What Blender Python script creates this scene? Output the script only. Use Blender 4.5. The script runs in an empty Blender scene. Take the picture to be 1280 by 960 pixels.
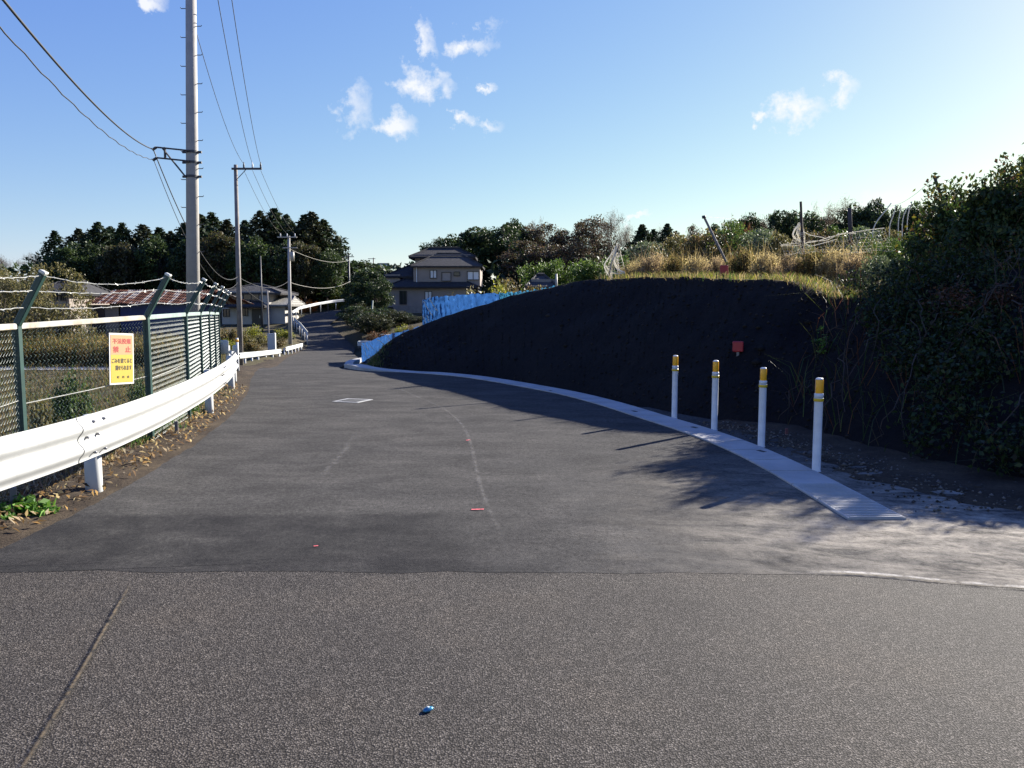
import bpy, math, random
import numpy as np
from mathutils import Vector, Matrix

random.seed(7)
RNG = np.random.default_rng(11)
S = bpy.context.scene
COL = S.collection
R = math.radians

# ------------------------------------------------------------------ camera calibration
CAM_H = 1.6
PITCH = math.atan(94 / 1000)
CP, SP = math.cos(PITCH), math.sin(PITCH)


def ray(px, py):
    sx, sy = (px - 640) / 1000, (480 - py) / 1000
    return np.array([sx, CP + sy * SP, -SP + sy * CP])


def P(px, py, Y):
    d = ray(px, py)
    t = Y / d[1]
    return np.array([d[0] * t, Y, CAM_H + d[2] * t])


def G(px, py, z=0.0):
    d = ray(px, py)
    t = (z - CAM_H) / d[2]
    return np.array([d[0] * t, d[1] * t, z])


SUN_AZ, SUN_EL = 45.0, 24.0
SUN_DIR = Vector((math.sin(R(SUN_AZ)) * math.cos(R(SUN_EL)), math.cos(R(SUN_AZ)) * math.cos(R(SUN_EL)), math.sin(R(SUN_EL))))

# ------------------------------------------------------------------ mesh helpers


class MB:
    def __init__(self):
        self.v, self.f, self.m = [], [], []

    def add(self, vs, fs, mi=0):
        o = len(self.v)
        self.v += [tuple(float(c) for c in p) for p in vs]
        for f in fs:
            self.f.append(tuple(i + o for i in f))
            self.m.append(mi)

    def box(self, c, s, rz=0.0, mi=0, M=None, bev=0.0):
        hx, hy, hz = s[0] / 2, s[1] / 2, s[2] / 2
        b = min(bev, hx * .9, hy * .9, hz * .9)
        vs, fs = [], []
        if b <= 0:
            for z in (-hz, hz):
                for x, y in ((-hx, -hy), (hx, -hy), (hx, hy), (-hx, hy)):
                    vs.append((x, y, z))
            fs = [(3, 2, 1, 0), (4, 5, 6, 7), (0, 1, 5, 4), (1, 2, 6, 5), (2, 3, 7, 6), (3, 0, 4, 7)]
        else:
            prof = [(-hz, b), (-hz + b, 0), (hz - b, 0), (hz, b)]
            for z, ins in prof:
                x0, y0 = hx - ins, hy - ins
                k = b if ins == 0 else b * .4
                for x, y in ((-x0 + k, -y0), (x0 - k, -y0), (x0, -y0 + k), (x0, y0 - k), (x0 - k, y0), (-x0 + k, y0), (-x0, y0 - k), (-x0, -y0 + k)):
                    vs.append((x, y, z))
            for r in range(3):
                for i in range(8):
                    j = (i + 1) % 8
                    fs.append((r * 8 + i, r * 8 + j, r * 8 + 8 + j, r * 8 + 8 + i))
            fs.append(tuple(range(7, -1, -1)))
            fs.append(tuple(range(24, 32)))
        if M is None:
            M = Matrix.Translation(Vector(c)) @ Matrix.Rotation(rz, 4, 'Z')
        self.add([M @ Vector(p) for p in vs], fs, mi)

    def tube(self, path, radii, n=8, mi=0, cap=True):
        path = [Vector(p) for p in path]
        if not hasattr(radii, '__len__'):
            radii = [radii] * len(path)
        vs, fs = [], []
        prev = None
        for i, p in enumerate(path):
            t = (path[min(i + 1, len(path) - 1)] - path[max(i - 1, 0)])
            t = t.normalized() if t.length > 1e-9 else Vector((0, 0, 1))
            ref = prev if prev is not None else (Vector((1, 0, 0)) if abs(t.z) > .9 else Vector((0, 0, 1)))
            a = (ref - t * ref.dot(t))
            if a.length < 1e-6:
                a = t.orthogonal()
            a.normalize()
            b = t.cross(a)
            prev = a
            for k in range(n):
                an = 2 * math.pi * k / n
                vs.append(p + (a * math.cos(an) + b * math.sin(an)) * radii[i])
        for i in range(len(path) - 1):
            for k in range(n):
                j = (k + 1) % n
                fs.append((i * n + k, i * n + j, (i + 1) * n + j, (i + 1) * n + k))
        if cap:
            fs.append(tuple(range(n - 1, -1, -1)))
            fs.append(tuple(range((len(path) - 1) * n, len(path) * n)))
        self.add(vs, fs, mi)

    def lathe(self, c, prof, n=20, mi=0):
        vs, fs = [], []
        for r, z in prof:
            for k in range(n):
                a = 2 * math.pi * k / n
                vs.append((c[0] + r * math.cos(a), c[1] + r * math.sin(a), c[2] + z))
        for i in range(len(prof) - 1):
            for k in range(n):
                j = (k + 1) % n
                fs.append((i * n + k, i * n + j, (i + 1) * n + j, (i + 1) * n + k))
        fs.append(tuple(range(n - 1, -1, -1)))
        fs.append(tuple(range((len(prof) - 1) * n, len(prof) * n)))
        self.add(vs, fs, mi)

    def grid(self, rows, mi=0):
        n = len(rows[0])
        vs = [p for r in rows for p in r]
        fs = []
        for i in range(len(rows) - 1):
            for k in range(n - 1):
                fs.append((i * n + k, i * n + k + 1, (i + 1) * n + k + 1, (i + 1) * n + k))
        self.add(vs, fs, mi)

    def mesh(self, name, mats, smooth=False):
        me = bpy.data.meshes.new(name)
        me.from_pydata(self.v, [], self.f)
        for m in (mats if isinstance(mats, (list, tuple)) else [mats]):
            me.materials.append(m)
        me.polygons.foreach_set('material_index', self.m)
        if smooth:
            me.polygons.foreach_set('use_smooth', [True] * len(me.polygons))
        me.update()
        return me

    def build(self, name, mats, parent=None, smooth=False):
        return link(name, self.mesh(name, mats, smooth), parent)


def link(name, me, parent=None):
    o = bpy.data.objects.new(name, me)
    COL.objects.link(o)
    if parent is not None:
        o.parent = parent
    return o


def tag(o, label=None, cat=None, group=None, kind=None):
    if label:
        o['label'] = label
    if cat:
        o['category'] = cat
    if group:
        o['group'] = group
    if kind:
        o['kind'] = kind
    return o


def thing(name, label, cat, loc=(0, 0, 0), rz=0.0, group=None, scale=None):
    o = bpy.data.objects.new(name, None)
    o.empty_display_size = .2
    COL.objects.link(o)
    o.location = [float(c) for c in loc]
    o.rotation_euler = (0, 0, rz)
    if scale is not None:
        o.scale = scale if hasattr(scale, '__len__') else (scale,) * 3
    return tag(o, label, cat, group)


def struct(o):
    o['kind'] = 'structure'
    return o


def dup(root, loc, rz, label, group=None):
    r = root.copy()
    COL.objects.link(r)
    r.location = [float(c) for c in loc]
    r.rotation_euler = (0, 0, rz)
    r['label'] = label
    if group:
        r['group'] = group
    for ch in list(root.children):
        c = ch.copy()
        COL.objects.link(c)
        c.parent = r
        for g in list(ch.children):
            d = g.copy()
            COL.objects.link(d)
            d.parent = c
    return r


def np_mesh(name, V, F, mat, col=None, smooth=False):
    """V (n,3), F (m,k) index array; col (n,3) per-vertex colour"""
    me = bpy.data.meshes.new(name)
    V = np.asarray(V, dtype=np.float32)
    F = np.asarray(F, dtype=np.int32)
    m, k = F.shape
    me.vertices.add(len(V))
    me.vertices.foreach_set('co', V.ravel())
    me.loops.add(m * k)
    me.loops.foreach_set('vertex_index', F.ravel())
    me.polygons.add(m)
    me.polygons.foreach_set('loop_start', np.arange(0, m * k, k, dtype=np.int32))
    me.polygons.foreach_set('loop_total', np.full(m, k, dtype=np.int32))
    if col is not None:
        ca = me.color_attributes.new('Col', 'FLOAT_COLOR', 'POINT')
        c4 = np.ones((len(V), 4), dtype=np.float32)
        c4[:, :3] = col
        ca.data.foreach_set('color', c4.ravel())
    me.materials.append(mat)
    if smooth:
        me.polygons.foreach_set('use_smooth', [True] * m)
    me.update(calc_edges=True)
    me.validate()
    return me


def unit(a):
    return a / np.maximum(np.linalg.norm(a, axis=1, keepdims=True), 1e-9)


def leaf_arrays(C, size, pal, up=0.3, aspect=.55, droop=None, svar=.4):
    """rhombic folded leaves at centres C"""
    n = len(C)
    a = unit(RNG.normal(size=(n, 3)) + (0 if droop is None else droop))
    nrm = unit(RNG.normal(size=(n, 3)) + np.array([0, 0, up * 3]))
    b = unit(np.cross(a, nrm))
    nn = np.cross(b, a)
    s = size * (1 + svar * RNG.uniform(-1, 1, size=(n, 1)))
    fold = nn * s * .12
    V = np.stack([C - a * s * .5, C + b * s * aspect * .5 - a * s * .08 + fold, C + a * s * .5, C - b * s * aspect * .5 - a * s * .08 + fold], 1).reshape(-1, 3)
    F = np.arange(n * 4).reshape(n, 4)
    pal = np.asarray(pal)
    c = pal[RNG.integers(0, len(pal), n)] * RNG.uniform(.7, 1.3, size=(n, 1))
    return V, F, np.repeat(c, 4, 0)


def blade_arrays(B, h, w, pal, lean=.35, hvar=.5):
    """grass blades: bent strips of two quads -> quads; B base points"""
    n = len(B)
    hh = h * (1 + hvar * RNG.uniform(-1, 1, size=(n, 1)))
    az = RNG.uniform(0, 2 * np.pi, n)
    side = np.stack([np.cos(az), np.sin(az), np.zeros(n)], 1)
    l = RNG.normal(size=(n, 3)) * lean
    l[:, 2] = 0
    up = np.array([[0, 0, 1.0]])
    m = B + up * hh * .55 + l * hh * .3
    t = B + up * hh * (1 - .3 * np.linalg.norm(l, axis=1, keepdims=True)) + l * hh * .95
    V = np.stack([B - side * w / 2, B + side * w / 2, m + side * w * .38, m - side * w * .38, t + side * w * .08, t - side * w * .08], 1).reshape(-1, 3)
    i = np.arange(n)[:, None] * 6
    F = np.concatenate([i + np.array([[0, 1, 2, 3]]), i + np.array([[3, 2, 4, 5]])], 0)
    pal = np.asarray(pal)
    c = pal[RNG.integers(0, len(pal), n)] * RNG.uniform(.7, 1.3, size=(n, 1))
    return V, F, np.repeat(c, 6, 0)


def cat_arrays(lst):
    V, F, C, o = [], [], [], 0
    for v, f, c in lst:
        V.append(v); F.append(f + o); C.append(c); o += len(v)
    return np.concatenate(V), np.concatenate(F), np.concatenate(C)


def interp(y, tab):
    return np.interp(y, [t[0] for t in tab], [t[1] for t in tab])


def spline(pts, n):
    """Catmull-Rom through pts (k,d) -> n points"""
    p = np.asarray(pts, float)
    p = np.vstack([2 * p[0] - p[1], p, 2 * p[-1] - p[-2]])
    k = len(p) - 3
    out = []
    for s in np.linspace(0, k - 1e-6, n):
        i = int(s); t = s - i
        a, b, c, d = p[i], p[i + 1], p[i + 2], p[i + 3]
        out.append(.5 * ((2 * b) + (c - a) * t + (2 * a - 5 * b + 4 * c - d) * t * t + (3 * b - a - 3 * c + d) * t ** 3))
    return np.array(out)


def resample(pts, step):
    p = np.asarray(pts, float)
    s = np.concatenate([[0], np.cumsum(np.linalg.norm(np.diff(p, axis=0), axis=1))])
    q = np.arange(0, s[-1], step)
    return np.stack([np.interp(q, s, p[:, i]) for i in range(p.shape[1])], 1)


def sm_noise(x, y, s, seed=0):
    return (math.sin(x / s * 2.1 + seed) * math.cos(y / s * 1.7 + seed * 2.3) + .6 * math.sin(x / s * 4.7 + y / s * 3.1 + seed * 1.1) + .4 * math.cos(y / s * 7.9 - x / s * 6.3 + seed * .7)) / 2

# ------------------------------------------------------------------ materials


def nt_new(name):
    m = bpy.data.materials.new(name)
    m.use_nodes = True
    nt = m.node_tree
    nt.nodes.clear()
    return m, nt, nt.nodes, nt.links


def N(ns, typ, **kw):
    n = ns.new(typ)
    for k, v in kw.items():
        setattr(n, k, v)
    return n


def c4(c):
    return (c[0], c[1], c[2], 1)


def noise(ns, ls, vec, scale, detail=5, rough=.6, dist=0.0):
    n = N(ns, 'ShaderNodeTexNoise')
    n.inputs['Scale'].default_value = scale
    n.inputs['Detail'].default_value = detail
    n.inputs['Roughness'].default_value = rough
    n.inputs['Distortion'].default_value = dist
    if vec is not None:
        ls.new(vec, n.inputs['Vector'])
    return n.outputs['Fac']


def ramp(ns, ls, fac, stops):
    r = N(ns, 'ShaderNodeValToRGB')
    while len(r.color_ramp.elements) > 1:
        r.color_ramp.elements.remove(r.color_ramp.elements[-1])
    r.color_ramp.elements[0].position = stops[0][0]
    r.color_ramp.elements[0].color = c4(stops[0][1])
    for p, c in stops[1:]:
        e = r.color_ramp.elements.new(p)
        e.color = c4(c)
    ls.new(fac, r.inputs['Fac'])
    return r.outputs['Color']


def rng_map(ns, ls, v, a, b, c=0.0, d=1.0):
    m = N(ns, 'ShaderNodeMapRange')
    m.inputs[1].default_value = a; m.inputs[2].default_value = b
    m.inputs[3].default_value = c; m.inputs[4].default_value = d
    ls.new(v, m.inputs[0])
    return m.outputs[0]


def math_n(ns, ls, op, a, b=None, clamp=False):
    m = N(ns, 'ShaderNodeMath', operation=op, use_clamp=clamp)
    for i, x in enumerate((a, b)):
        if x is None:
            continue
        if isinstance(x, (int, float)):
            m.inputs[i].default_value = x
        else:
            ls.new(x, m.inputs[i])
    return m.outputs[0]


def mix(ns, ls, fac, a, b, blend='MIX'):
    m = N(ns, 'ShaderNodeMix', data_type='RGBA', blend_type=blend)
    for sock, x in ((m.inputs[0], fac), (m.inputs[6], a), (m.inputs[7], b)):
        if isinstance(x, (int, float)):
            sock.default_value = x
        elif isinstance(x, tuple):
            sock.default_value = c4(x)
        else:
            ls.new(x, sock)
    return m.outputs[2]


def bump(ns, ls, h, strength, dist, prev=None):
    b = N(ns, 'ShaderNodeBump')
    b.inputs['Strength'].default_value = strength
    b.inputs['Distance'].default_value = dist
    ls.new(h, b.inputs['Height'])
    if prev is not None:
        ls.new(prev, b.inputs['Normal'])
    return b.outputs['Normal']


def finish(m, ns, ls, color, rough=.7, normal=None, metal=0.0, spec=.5):
    p = N(ns, 'ShaderNodeBsdfPrincipled')
    o = N(ns, 'ShaderNodeOutputMaterial')
    if isinstance(color, tuple):
        p.inputs['Base Color'].default_value = c4(color)
    else:
        ls.new(color, p.inputs['Base Color'])
    if isinstance(rough, (int, float)):
        p.inputs['Roughness'].default_value = rough
    else:
        ls.new(rough, p.inputs['Roughness'])
    p.inputs['Metallic'].default_value = metal
    p.inputs['Specular IOR Level'].default_value = spec
    if normal is not None:
        ls.new(normal, p.inputs['Normal'])
    ls.new(p.outputs[0], o.inputs['Surface'])
    return m


def plain(name, c, rough=.6, var=.25, scale=3.0, metal=0.0, bmp=0.0, c2=None, spec=.5, detail=5):
    m, nt, ns, ls = nt_new(name)
    tc = N(ns, 'ShaderNodeTexCoord').outputs['Object']
    f = noise(ns, ls, tc, scale, detail)
    lo = tuple(x * (1 - var) for x in c) if c2 is None else c2
    hi = tuple(min(1, x * (1 + var * .5)) for x in c) if c2 is None else c
    colr = ramp(ns, ls, f, [(.3, lo), (.7, hi)])
    nrm = None
    if bmp > 0:
        nrm = bump(ns, ls, noise(ns, ls, tc, scale * 8, 4), .6, bmp)
    return finish(m, ns, ls, colr, rough, nrm, metal, spec)


def leaf_mat(name, trans=.35, rough=.55, spec=.25):
    m, nt, ns, ls = nt_new(name)
    at = N(ns, 'ShaderNodeAttribute', attribute_name='Col')
    p = N(ns, 'ShaderNodeBsdfPrincipled')
    p.inputs['Roughness'].default_value = rough
    p.inputs['Specular IOR Level'].default_value = spec
    ls.new(at.outputs['Color'], p.inputs['Base Color'])
    t = N(ns, 'ShaderNodeBsdfTranslucent')
    g = mix(ns, ls, .5, at.outputs['Color'], (1.0, .9, .35), 'MULTIPLY')
    ls.new(g, t.inputs['Color'])
    x = N(ns, 'ShaderNodeMixShader')
    x.inputs[0].default_value = trans
    ls.new(p.outputs[0], x.inputs[1]); ls.new(t.outputs[0], x.inputs[2])
    o = N(ns, 'ShaderNodeOutputMaterial')
    ls.new(x.outputs[0], o.inputs['Surface'])
    return m


LEAF = leaf_mat('leaf')
NEEDLE = leaf_mat('needle', .15, .7, .15)
DRY = leaf_mat('dry_leaf', .55, .8, .1)
BARK = plain('bark', (.075, .055, .04), .9, .5, 6, bmp=.02)
def rail_mat():
    m, nt, ns, ls = nt_new('rail_paint')
    pos = geo_pos(ns)
    mp = N(ns, 'ShaderNodeMapping'); mp.inputs['Scale'].default_value = (1, 1, .12); ls.new(pos, mp.inputs['Vector'])
    st = noise(ns, ls, mp.outputs[0], 22, 6, .7)
    big = noise(ns, ls, pos, 2.2, 6, .65)
    base = ramp(ns, ls, big, [(.3, (.37, .375, .365)), (.7, (.44, .445, .44))])
    base = mix(ns, ls, rng_map(ns, ls, st, .58, .78, 0, .45), base, (.26, .24, .20))
    sp = noise(ns, ls, pos, 70, 3, .6)
    base = mix(ns, ls, rng_map(ns, ls, sp, .70, .76, 0, .6), base, (.20, .15, .11))
    return finish(m, ns, ls, base, .5, None, spec=.3)


WHITE_PAINT = plain('white_paint', (.50, .51, .50), .5, .10, 2.0, spec=.3)
WHITE_PLASTIC = plain('white_plastic', (.66, .67, .68), .45, .14, 9.0)
BOLT = plain('bolt_steel', (.25, .25, .26), .45, .2, 20, metal=.6)
ORANGE = plain('orange_reflector', (.90, .42, .02), .3, .08, 20)
YELLOW_BAND = plain('yellow_band', (.62, .42, .02), .35, .1, 30)
FENCE_GREEN = plain('fence_green', (.018, .052, .045), .4, .3, 8)
WIRE_GREEN = plain('wire_green', (.13, .18, .16), .45, .2, 8)
GALV = plain('galvanised_wire', (.55, .55, .50), .4, .25, 15, metal=.3)
CONC_POLE = plain('pole_concrete', (.36, .34, .31), .85, .15, 4, bmp=.004)
WOOD_POLE = plain('weathered_pole', (.20, .18, .165), .85, .3, 5, bmp=.004)
DARK_STEEL = plain('dark_steel', (.05, .05, .055), .55, .3, 10)
CABLE = plain('cable', (.012, .012, .014), .6, .2, 5)
CABLE_PALE = plain('pale_cable', (.35, .33, .28), .5, .2, 5)
RUBBER_HOLE_SHADE = plain('rubber_and_hole_shade', (.02, .02, .02), .8, .2, 10)
GLASS = plain('dark_glass', (.02, .025, .03), .12, .2, 2)
CURTAIN = plain('curtain', (.72, .72, .70), .9, .1, 6)
FRAME_DARK = plain('window_frame', (.02, .018, .018), .5, .2, 6)
PLASTER = plain('beige_plaster', (.26, .22, .19), .9, .12, 1.5, bmp=.004)
PLASTER_PALE = plain('pale_plaster', (.36, .34, .31), .9, .12, 1.5)
STONE_WALL = plain('foundation_block', (.22, .20, .18), .9, .25, 2.5, bmp=.01)
RED_PLASTIC = plain('red_plastic', (.38, .015, .025), .45, .2, 8)
def net_mat():
    m, nt, ns, ls = nt_new('white_net')
    p = N(ns, 'ShaderNodeBsdfDiffuse'); p.inputs['Color'].default_value = (.80, .78, .70, 1)
    t = N(ns, 'ShaderNodeBsdfTranslucent'); t.inputs['Color'].default_value = (.85, .82, .74, 1)
    x = N(ns, 'ShaderNodeMixShader'); x.inputs[0].default_value = .55
    ls.new(p.outputs[0], x.inputs[1]); ls.new(t.outputs[0], x.inputs[2])
    ls.new(x.outputs[0], N(ns, 'ShaderNodeOutputMaterial').inputs['Surface'])
    return m


NET = net_mat()
WOOD_DARK = plain('stake_wood', (.06, .045, .04), .85, .4, 8)
BLUE_SHEET_WALL = plain('blue_panel', (.010, .032, .14), .5, .25, 2)
SHUTTER = plain('shutter_panel', (.30, .26, .23), .7, .1, 5)


def tile_roof(name, c, scale=3.0):
    m, nt, ns, ls = nt_new(name)
    tc = N(ns, 'ShaderNodeTexCoord').outputs['Object']
    w = N(ns, 'ShaderNodeTexWave', wave_type='BANDS', bands_direction='X')
    w.inputs['Scale'].default_value = scale
    ls.new(tc, w.inputs['Vector'])
    w2 = N(ns, 'ShaderNodeTexWave', wave_type='BANDS', bands_direction='Z', wave_profile='SAW')
    w2.inputs['Scale'].default_value = scale
    ls.new(tc, w2.inputs['Vector'])
    f = noise(ns, ls, tc, 2.5, 6)
    colr = ramp(ns, ls, f, [(.3, tuple(x * .7 for x in c)), (.7, tuple(x * 1.2 for x in c))])
    h = math_n(ns, ls, 'ADD', w.outputs['Fac'], w2.outputs['Fac'])
    return finish(m, ns, ls, colr, .85, bump(ns, ls, h, .8, .05), spec=.15)


TILE = tile_roof('dark_roof_tile', (.045, .045, .05))
TILE_GREY = tile_roof('grey_roof_tile', (.07, .068, .07))
TILE_SUNLIT = tile_roof('sunlit_roof_tile', (.30, .29, .27))  # lighter copy of the tile; sunlight on the slope is in its colour
TILE_GREEN = tile_roof('pale_green_roof', (.22, .28, .25))


def rusty_mat():
    m, nt, ns, ls = nt_new('rusty_corrugated_iron')
    tc = N(ns, 'ShaderNodeTexCoord').outputs['Object']
    sx = N(ns, 'ShaderNodeSeparateXYZ'); ls.new(tc, sx.inputs[0])
    comb = N(ns, 'ShaderNodeCombineXYZ')
    ls.new(math_n(ns, ls, 'MULTIPLY', sx.outputs[0], 2.6), comb.inputs[0])
    ls.new(math_n(ns, ls, 'MULTIPLY', sx.outputs[1], .25), comb.inputs[1])
    f = noise(ns, ls, comb.outputs[0], 1.0, 3, .5)
    colr = ramp(ns, ls, f, [(.38, (.05, .02, .016)), (.50, (.11, .045, .03)), (.57, (.30, .27, .25)), (.63, (.26, .24, .235)), (.68, (.08, .035, .026))])
    g = noise(ns, ls, tc, 6, 6)
    colr = mix(ns, ls, rng_map(ns, ls, g, .5, .75, 0, .7), colr, (.10, .045, .03))
    w = N(ns, 'ShaderNodeTexWave', bands_direction='X'); w.inputs['Scale'].default_value = 2.2
    ls.new(tc, w.inputs['Vector'])
    return finish(m, ns, ls, colr, .9, bump(ns, ls, w.outputs['Fac'], .9, .05), spec=.1)


RUSTY = rusty_mat()


def geo_pos(ns):
    return N(ns, 'ShaderNodeNewGeometry').outputs['Position']


def asphalt_new():
    m, nt, ns, ls = nt_new('new_asphalt')
    pos = geo_pos(ns)
    sx = N(ns, 'ShaderNodeSeparateXYZ'); ls.new(pos, sx.inputs[0])
    X, Y = sx.outputs[0], sx.outputs[1]
    # fine grain
    g = noise(ns, ls, pos, 160, 3, .7)
    g2 = noise(ns, ls, pos, 45, 4, .7)
    # streaks across the lane
    cx = N(ns, 'ShaderNodeCombineXYZ')
    ls.new(math_n(ns, ls, 'MULTIPLY', X, .9), cx.inputs[0]); ls.new(math_n(ns, ls, 'MULTIPLY', Y, 1.6), cx.inputs[1])
    st = noise(ns, ls, cx.outputs[0], 1.3, 6, .62, .6)
    big = noise(ns, ls, pos, .5, 4, .5, .3)
    base = ramp(ns, ls, st, [(.25, (.044, .0425, .041)), (.5, (.062, .060, .057)), (.75, (.090, .086, .080))])
    base = mix(ns, ls, .55, base, ramp(ns, ls, big, [(.3, (.8, .8, .82)), (.7, (1.15, 1.13, 1.1))]), 'MULTIPLY')
    base = mix(ns, ls, .75, base, ramp(ns, ls, math_n(ns, ls, 'ADD', math_n(ns, ls, 'MULTIPLY', g, .5), math_n(ns, ls, 'MULTIPLY', g2, .5)), [(.36, (.35, .35, .35)), (.64, (1.7, 1.68, 1.65))]), 'MULTIPLY')
    g3 = noise(ns, ls, pos, 17, 9, .85)
    base = mix(ns, ls, .8, base, ramp(ns, ls, g3, [(.33, (.5, .5, .5)), (.5, (1, 1, 1)), (.7, (1.55, 1.53, 1.5))]), 'MULTIPLY')
    # darker resurfaced patch next to the joint, left part
    yj = math_n(ns, ls, 'ADD', Y, math_n(ns, ls, 'MULTIPLY', math_n(ns, ls, 'SUBTRACT', noise(ns, ls, pos, 3, 5), .5), .25))
    m1 = rng_map(ns, ls, yj, 6.02, 6.16, 1, 0)
    xj = math_n(ns, ls, 'ADD', X, math_n(ns, ls, 'MULTIPLY', math_n(ns, ls, 'SUBTRACT', noise(ns, ls, pos, 1.2, 6), .5), 2.2))
    m2 = rng_map(ns, ls, xj, -.7, .5, 1, 0)
    blot = rng_map(ns, ls, noise(ns, ls, pos, 2.0, 6, .65, .5), .3, .62, .35, 1)
    dk = math_n(ns, ls, 'MULTIPLY', math_n(ns, ls, 'MULTIPLY', m1, m2), blot)
    base = mix(ns, ls, math_n(ns, ls, 'MULTIPLY', dk, .65), base, (.014, .014, .016))
    # tracked-out dust on the right, by the junction
    d1 = rng_map(ns, ls, xj, .5, 2.9, 0, 1)
    yd = math_n(ns, ls, 'SUBTRACT', yj, math_n(ns, ls, 'MULTIPLY', X, .35))
    d2 = rng_map(ns, ls, yd, 5.0, 8.2, 1, 0)
    cd = N(ns, 'ShaderNodeCombineXYZ')
    ls.new(math_n(ns, ls, 'MULTIPLY', X, 1.25), cd.inputs[0])
    ls.new(math_n(ns, ls, 'MULTIPLY', math_n(ns, ls, 'ADD', Y, math_n(ns, ls, 'MULTIPLY', X, .22)), 2.7), cd.inputs[1])
    ds = rng_map(ns, ls, noise(ns, ls, cd.outputs[0], 1.3, 9, .74, .5), .36, .60, 0, 1)
    dust = math_n(ns, ls, 'MULTIPLY', math_n(ns, ls, 'MULTIPLY', d1, d2), ds, True)
    base = mix(ns, ls, math_n(ns, ls, 'MULTIPLY', dust, .92), base, (.39, .35, .285))
    # grey grit spread over the middle and right
    e1 = rng_map(ns, ls, xj, -1.2, 2.2, 0, 1)
    e = math_n(ns, ls, 'MULTIPLY', e1, rng_map(ns, ls, noise(ns, ls, cd.outputs[0], .8, 6, .6, .3), .42, .7, 0, .45), True)
    base = mix(ns, ls, e, base, (.10, .097, .09))
    base = mix(ns, ls, math_n(ns, ls, 'MULTIPLY', d1, .85), base, ramp(ns, ls, g3, [(.36, (.45, .45, .45)), (.5, (1, 1, 1)), (.68, (1.35, 1.34, 1.32))]), 'MULTIPLY')
    hh = math_n(ns, ls, 'ADD', math_n(ns, ls, 'MULTIPLY', g, .6), math_n(ns, ls, 'ADD', math_n(ns, ls, 'MULTIPLY', g2, .6), math_n(ns, ls, 'MULTIPLY', g3, .9)))
    nrm = bump(ns, ls, hh, .8, .005)
    return finish(m, ns, ls, base, 1.0, nrm, spec=.04)


def asphalt_old():
    m, nt, ns, ls = nt_new('old_asphalt')
    pos = geo_pos(ns)
    v = N(ns, 'ShaderNodeTexVoronoi'); v.inputs['Scale'].default_value = 122
    ls.new(pos, v.inputs['Vector'])
    v2 = N(ns, 'ShaderNodeTexVoronoi'); v2.inputs['Scale'].default_value = 190
    ls.new(pos, v2.inputs['Vector'])
    sep = N(ns, 'ShaderNodeSeparateColor'); ls.new(v.outputs['Color'], sep.inputs[0])
    stone = ramp(ns, ls, sep.outputs[0], [(.0, (.050, .043, .037)), (.35, (.086, .076, .066)), (.68, (.124, .110, .096)), (.92, (.156, .139, .120)), (1.0, (.22, .197, .17))])
    gap = rng_map(ns, ls, math_n(ns, ls, 'ADD', v.outputs['Distance'], math_n(ns, ls, 'MULTIPLY', math_n(ns, ls, 'SUBTRACT', noise(ns, ls, pos, 60, 3, .7), .5), .5)), .28, .62, 0, 1)
    base = mix(ns, ls, gap, stone, (.018, .0155, .014))
    big = noise(ns, ls, pos, .9, 7, .65)
    base = mix(ns, ls, 1.0, base, ramp(ns, ls, big, [(.3, (.74, .74, .77)), (.5, (1, 1, 1)), (.7, (1.2, 1.16, 1.1))]), 'MULTIPLY')
    med = noise(ns, ls, pos, 16, 8, .85)
    base = mix(ns, ls, .7, base, ramp(ns, ls, med, [(.35, (.55, .55, .55)), (.5, (1, 1, 1)), (.65, (1.4, 1.38, 1.35))]), 'MULTIPLY')
    h = math_n(ns, ls, 'SUBTRACT', 1.0, v.outputs['Distance'])
    h2 = math_n(ns, ls, 'ADD', h, math_n(ns, ls, 'MULTIPLY', sep.outputs[1], .7))
    h3 = math_n(ns, ls, 'SUBTRACT', h2, math_n(ns, ls, 'MULTIPLY', v2.outputs['Distance'], .35))
    nrm = bump(ns, ls, h3, .5, .006)
    return finish(m, ns, ls, base, .85, nrm, spec=.16)


def ground_mat():
    m, nt, ns, ls = nt_new('field_ground')
    pos = geo_pos(ns)
    a = noise(ns, ls, pos, .35, 7, .6, .5)
    b = noise(ns, ls, pos, 4, 6, .7)
    base = ramp(ns, ls, a, [(.3, (.03, .04, .018)), (.45, (.065, .058, .032)), (.58, (.085, .07, .045)), (.72, (.045, .058, .024))])
    base = mix(ns, ls, .7, base, ramp(ns, ls, b, [(.3, (.6, .6, .6)), (.7, (1.3, 1.25, 1.2))]), 'MULTIPLY')
    return finish(m, ns, ls, base, .95, bump(ns, ls, b, .8, .08), spec=.1)


def verge_mat():
    m, nt, ns, ls = nt_new('verge_soil')
    pos = geo_pos(ns)
    a = noise(ns, ls, pos, 1.6, 6, .6, .3)
    b = noise(ns, ls, pos, 28, 5, .75)
    base = ramp(ns, ls, a, [(.3, (.032, .025, .020)), (.5, (.056, .044, .033)), (.7, (.085, .066, .045))])
    base = mix(ns, ls, .8, base, ramp(ns, ls, b, [(.3, (.5, .5, .5)), (.7, (1.45, 1.4, 1.3))]), 'MULTIPLY')
    return finish(m, ns, ls, base, .95, bump(ns, ls, b, .9, .02), spec=.1)


def bank_mat():
    m, nt, ns, ls = nt_new('dark_bank_soil')
    pos = geo_pos(ns)
    a = noise(ns, ls, pos, .9, 6, .6)
    b = noise(ns, ls, pos, 14, 6, .7)
    base = ramp(ns, ls, a, [(.3, (.008, .0075, .009)), (.7, (.016, .014, .014))])
    base = mix(ns, ls, .7, base, ramp(ns, ls, b, [(.3, (.6, .6, .6)), (.7, (1.4, 1.35, 1.3))]), 'MULTIPLY')
    return finish(m, ns, ls, base, .95, bump(ns, ls, b, .8, .05), spec=.1)


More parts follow.
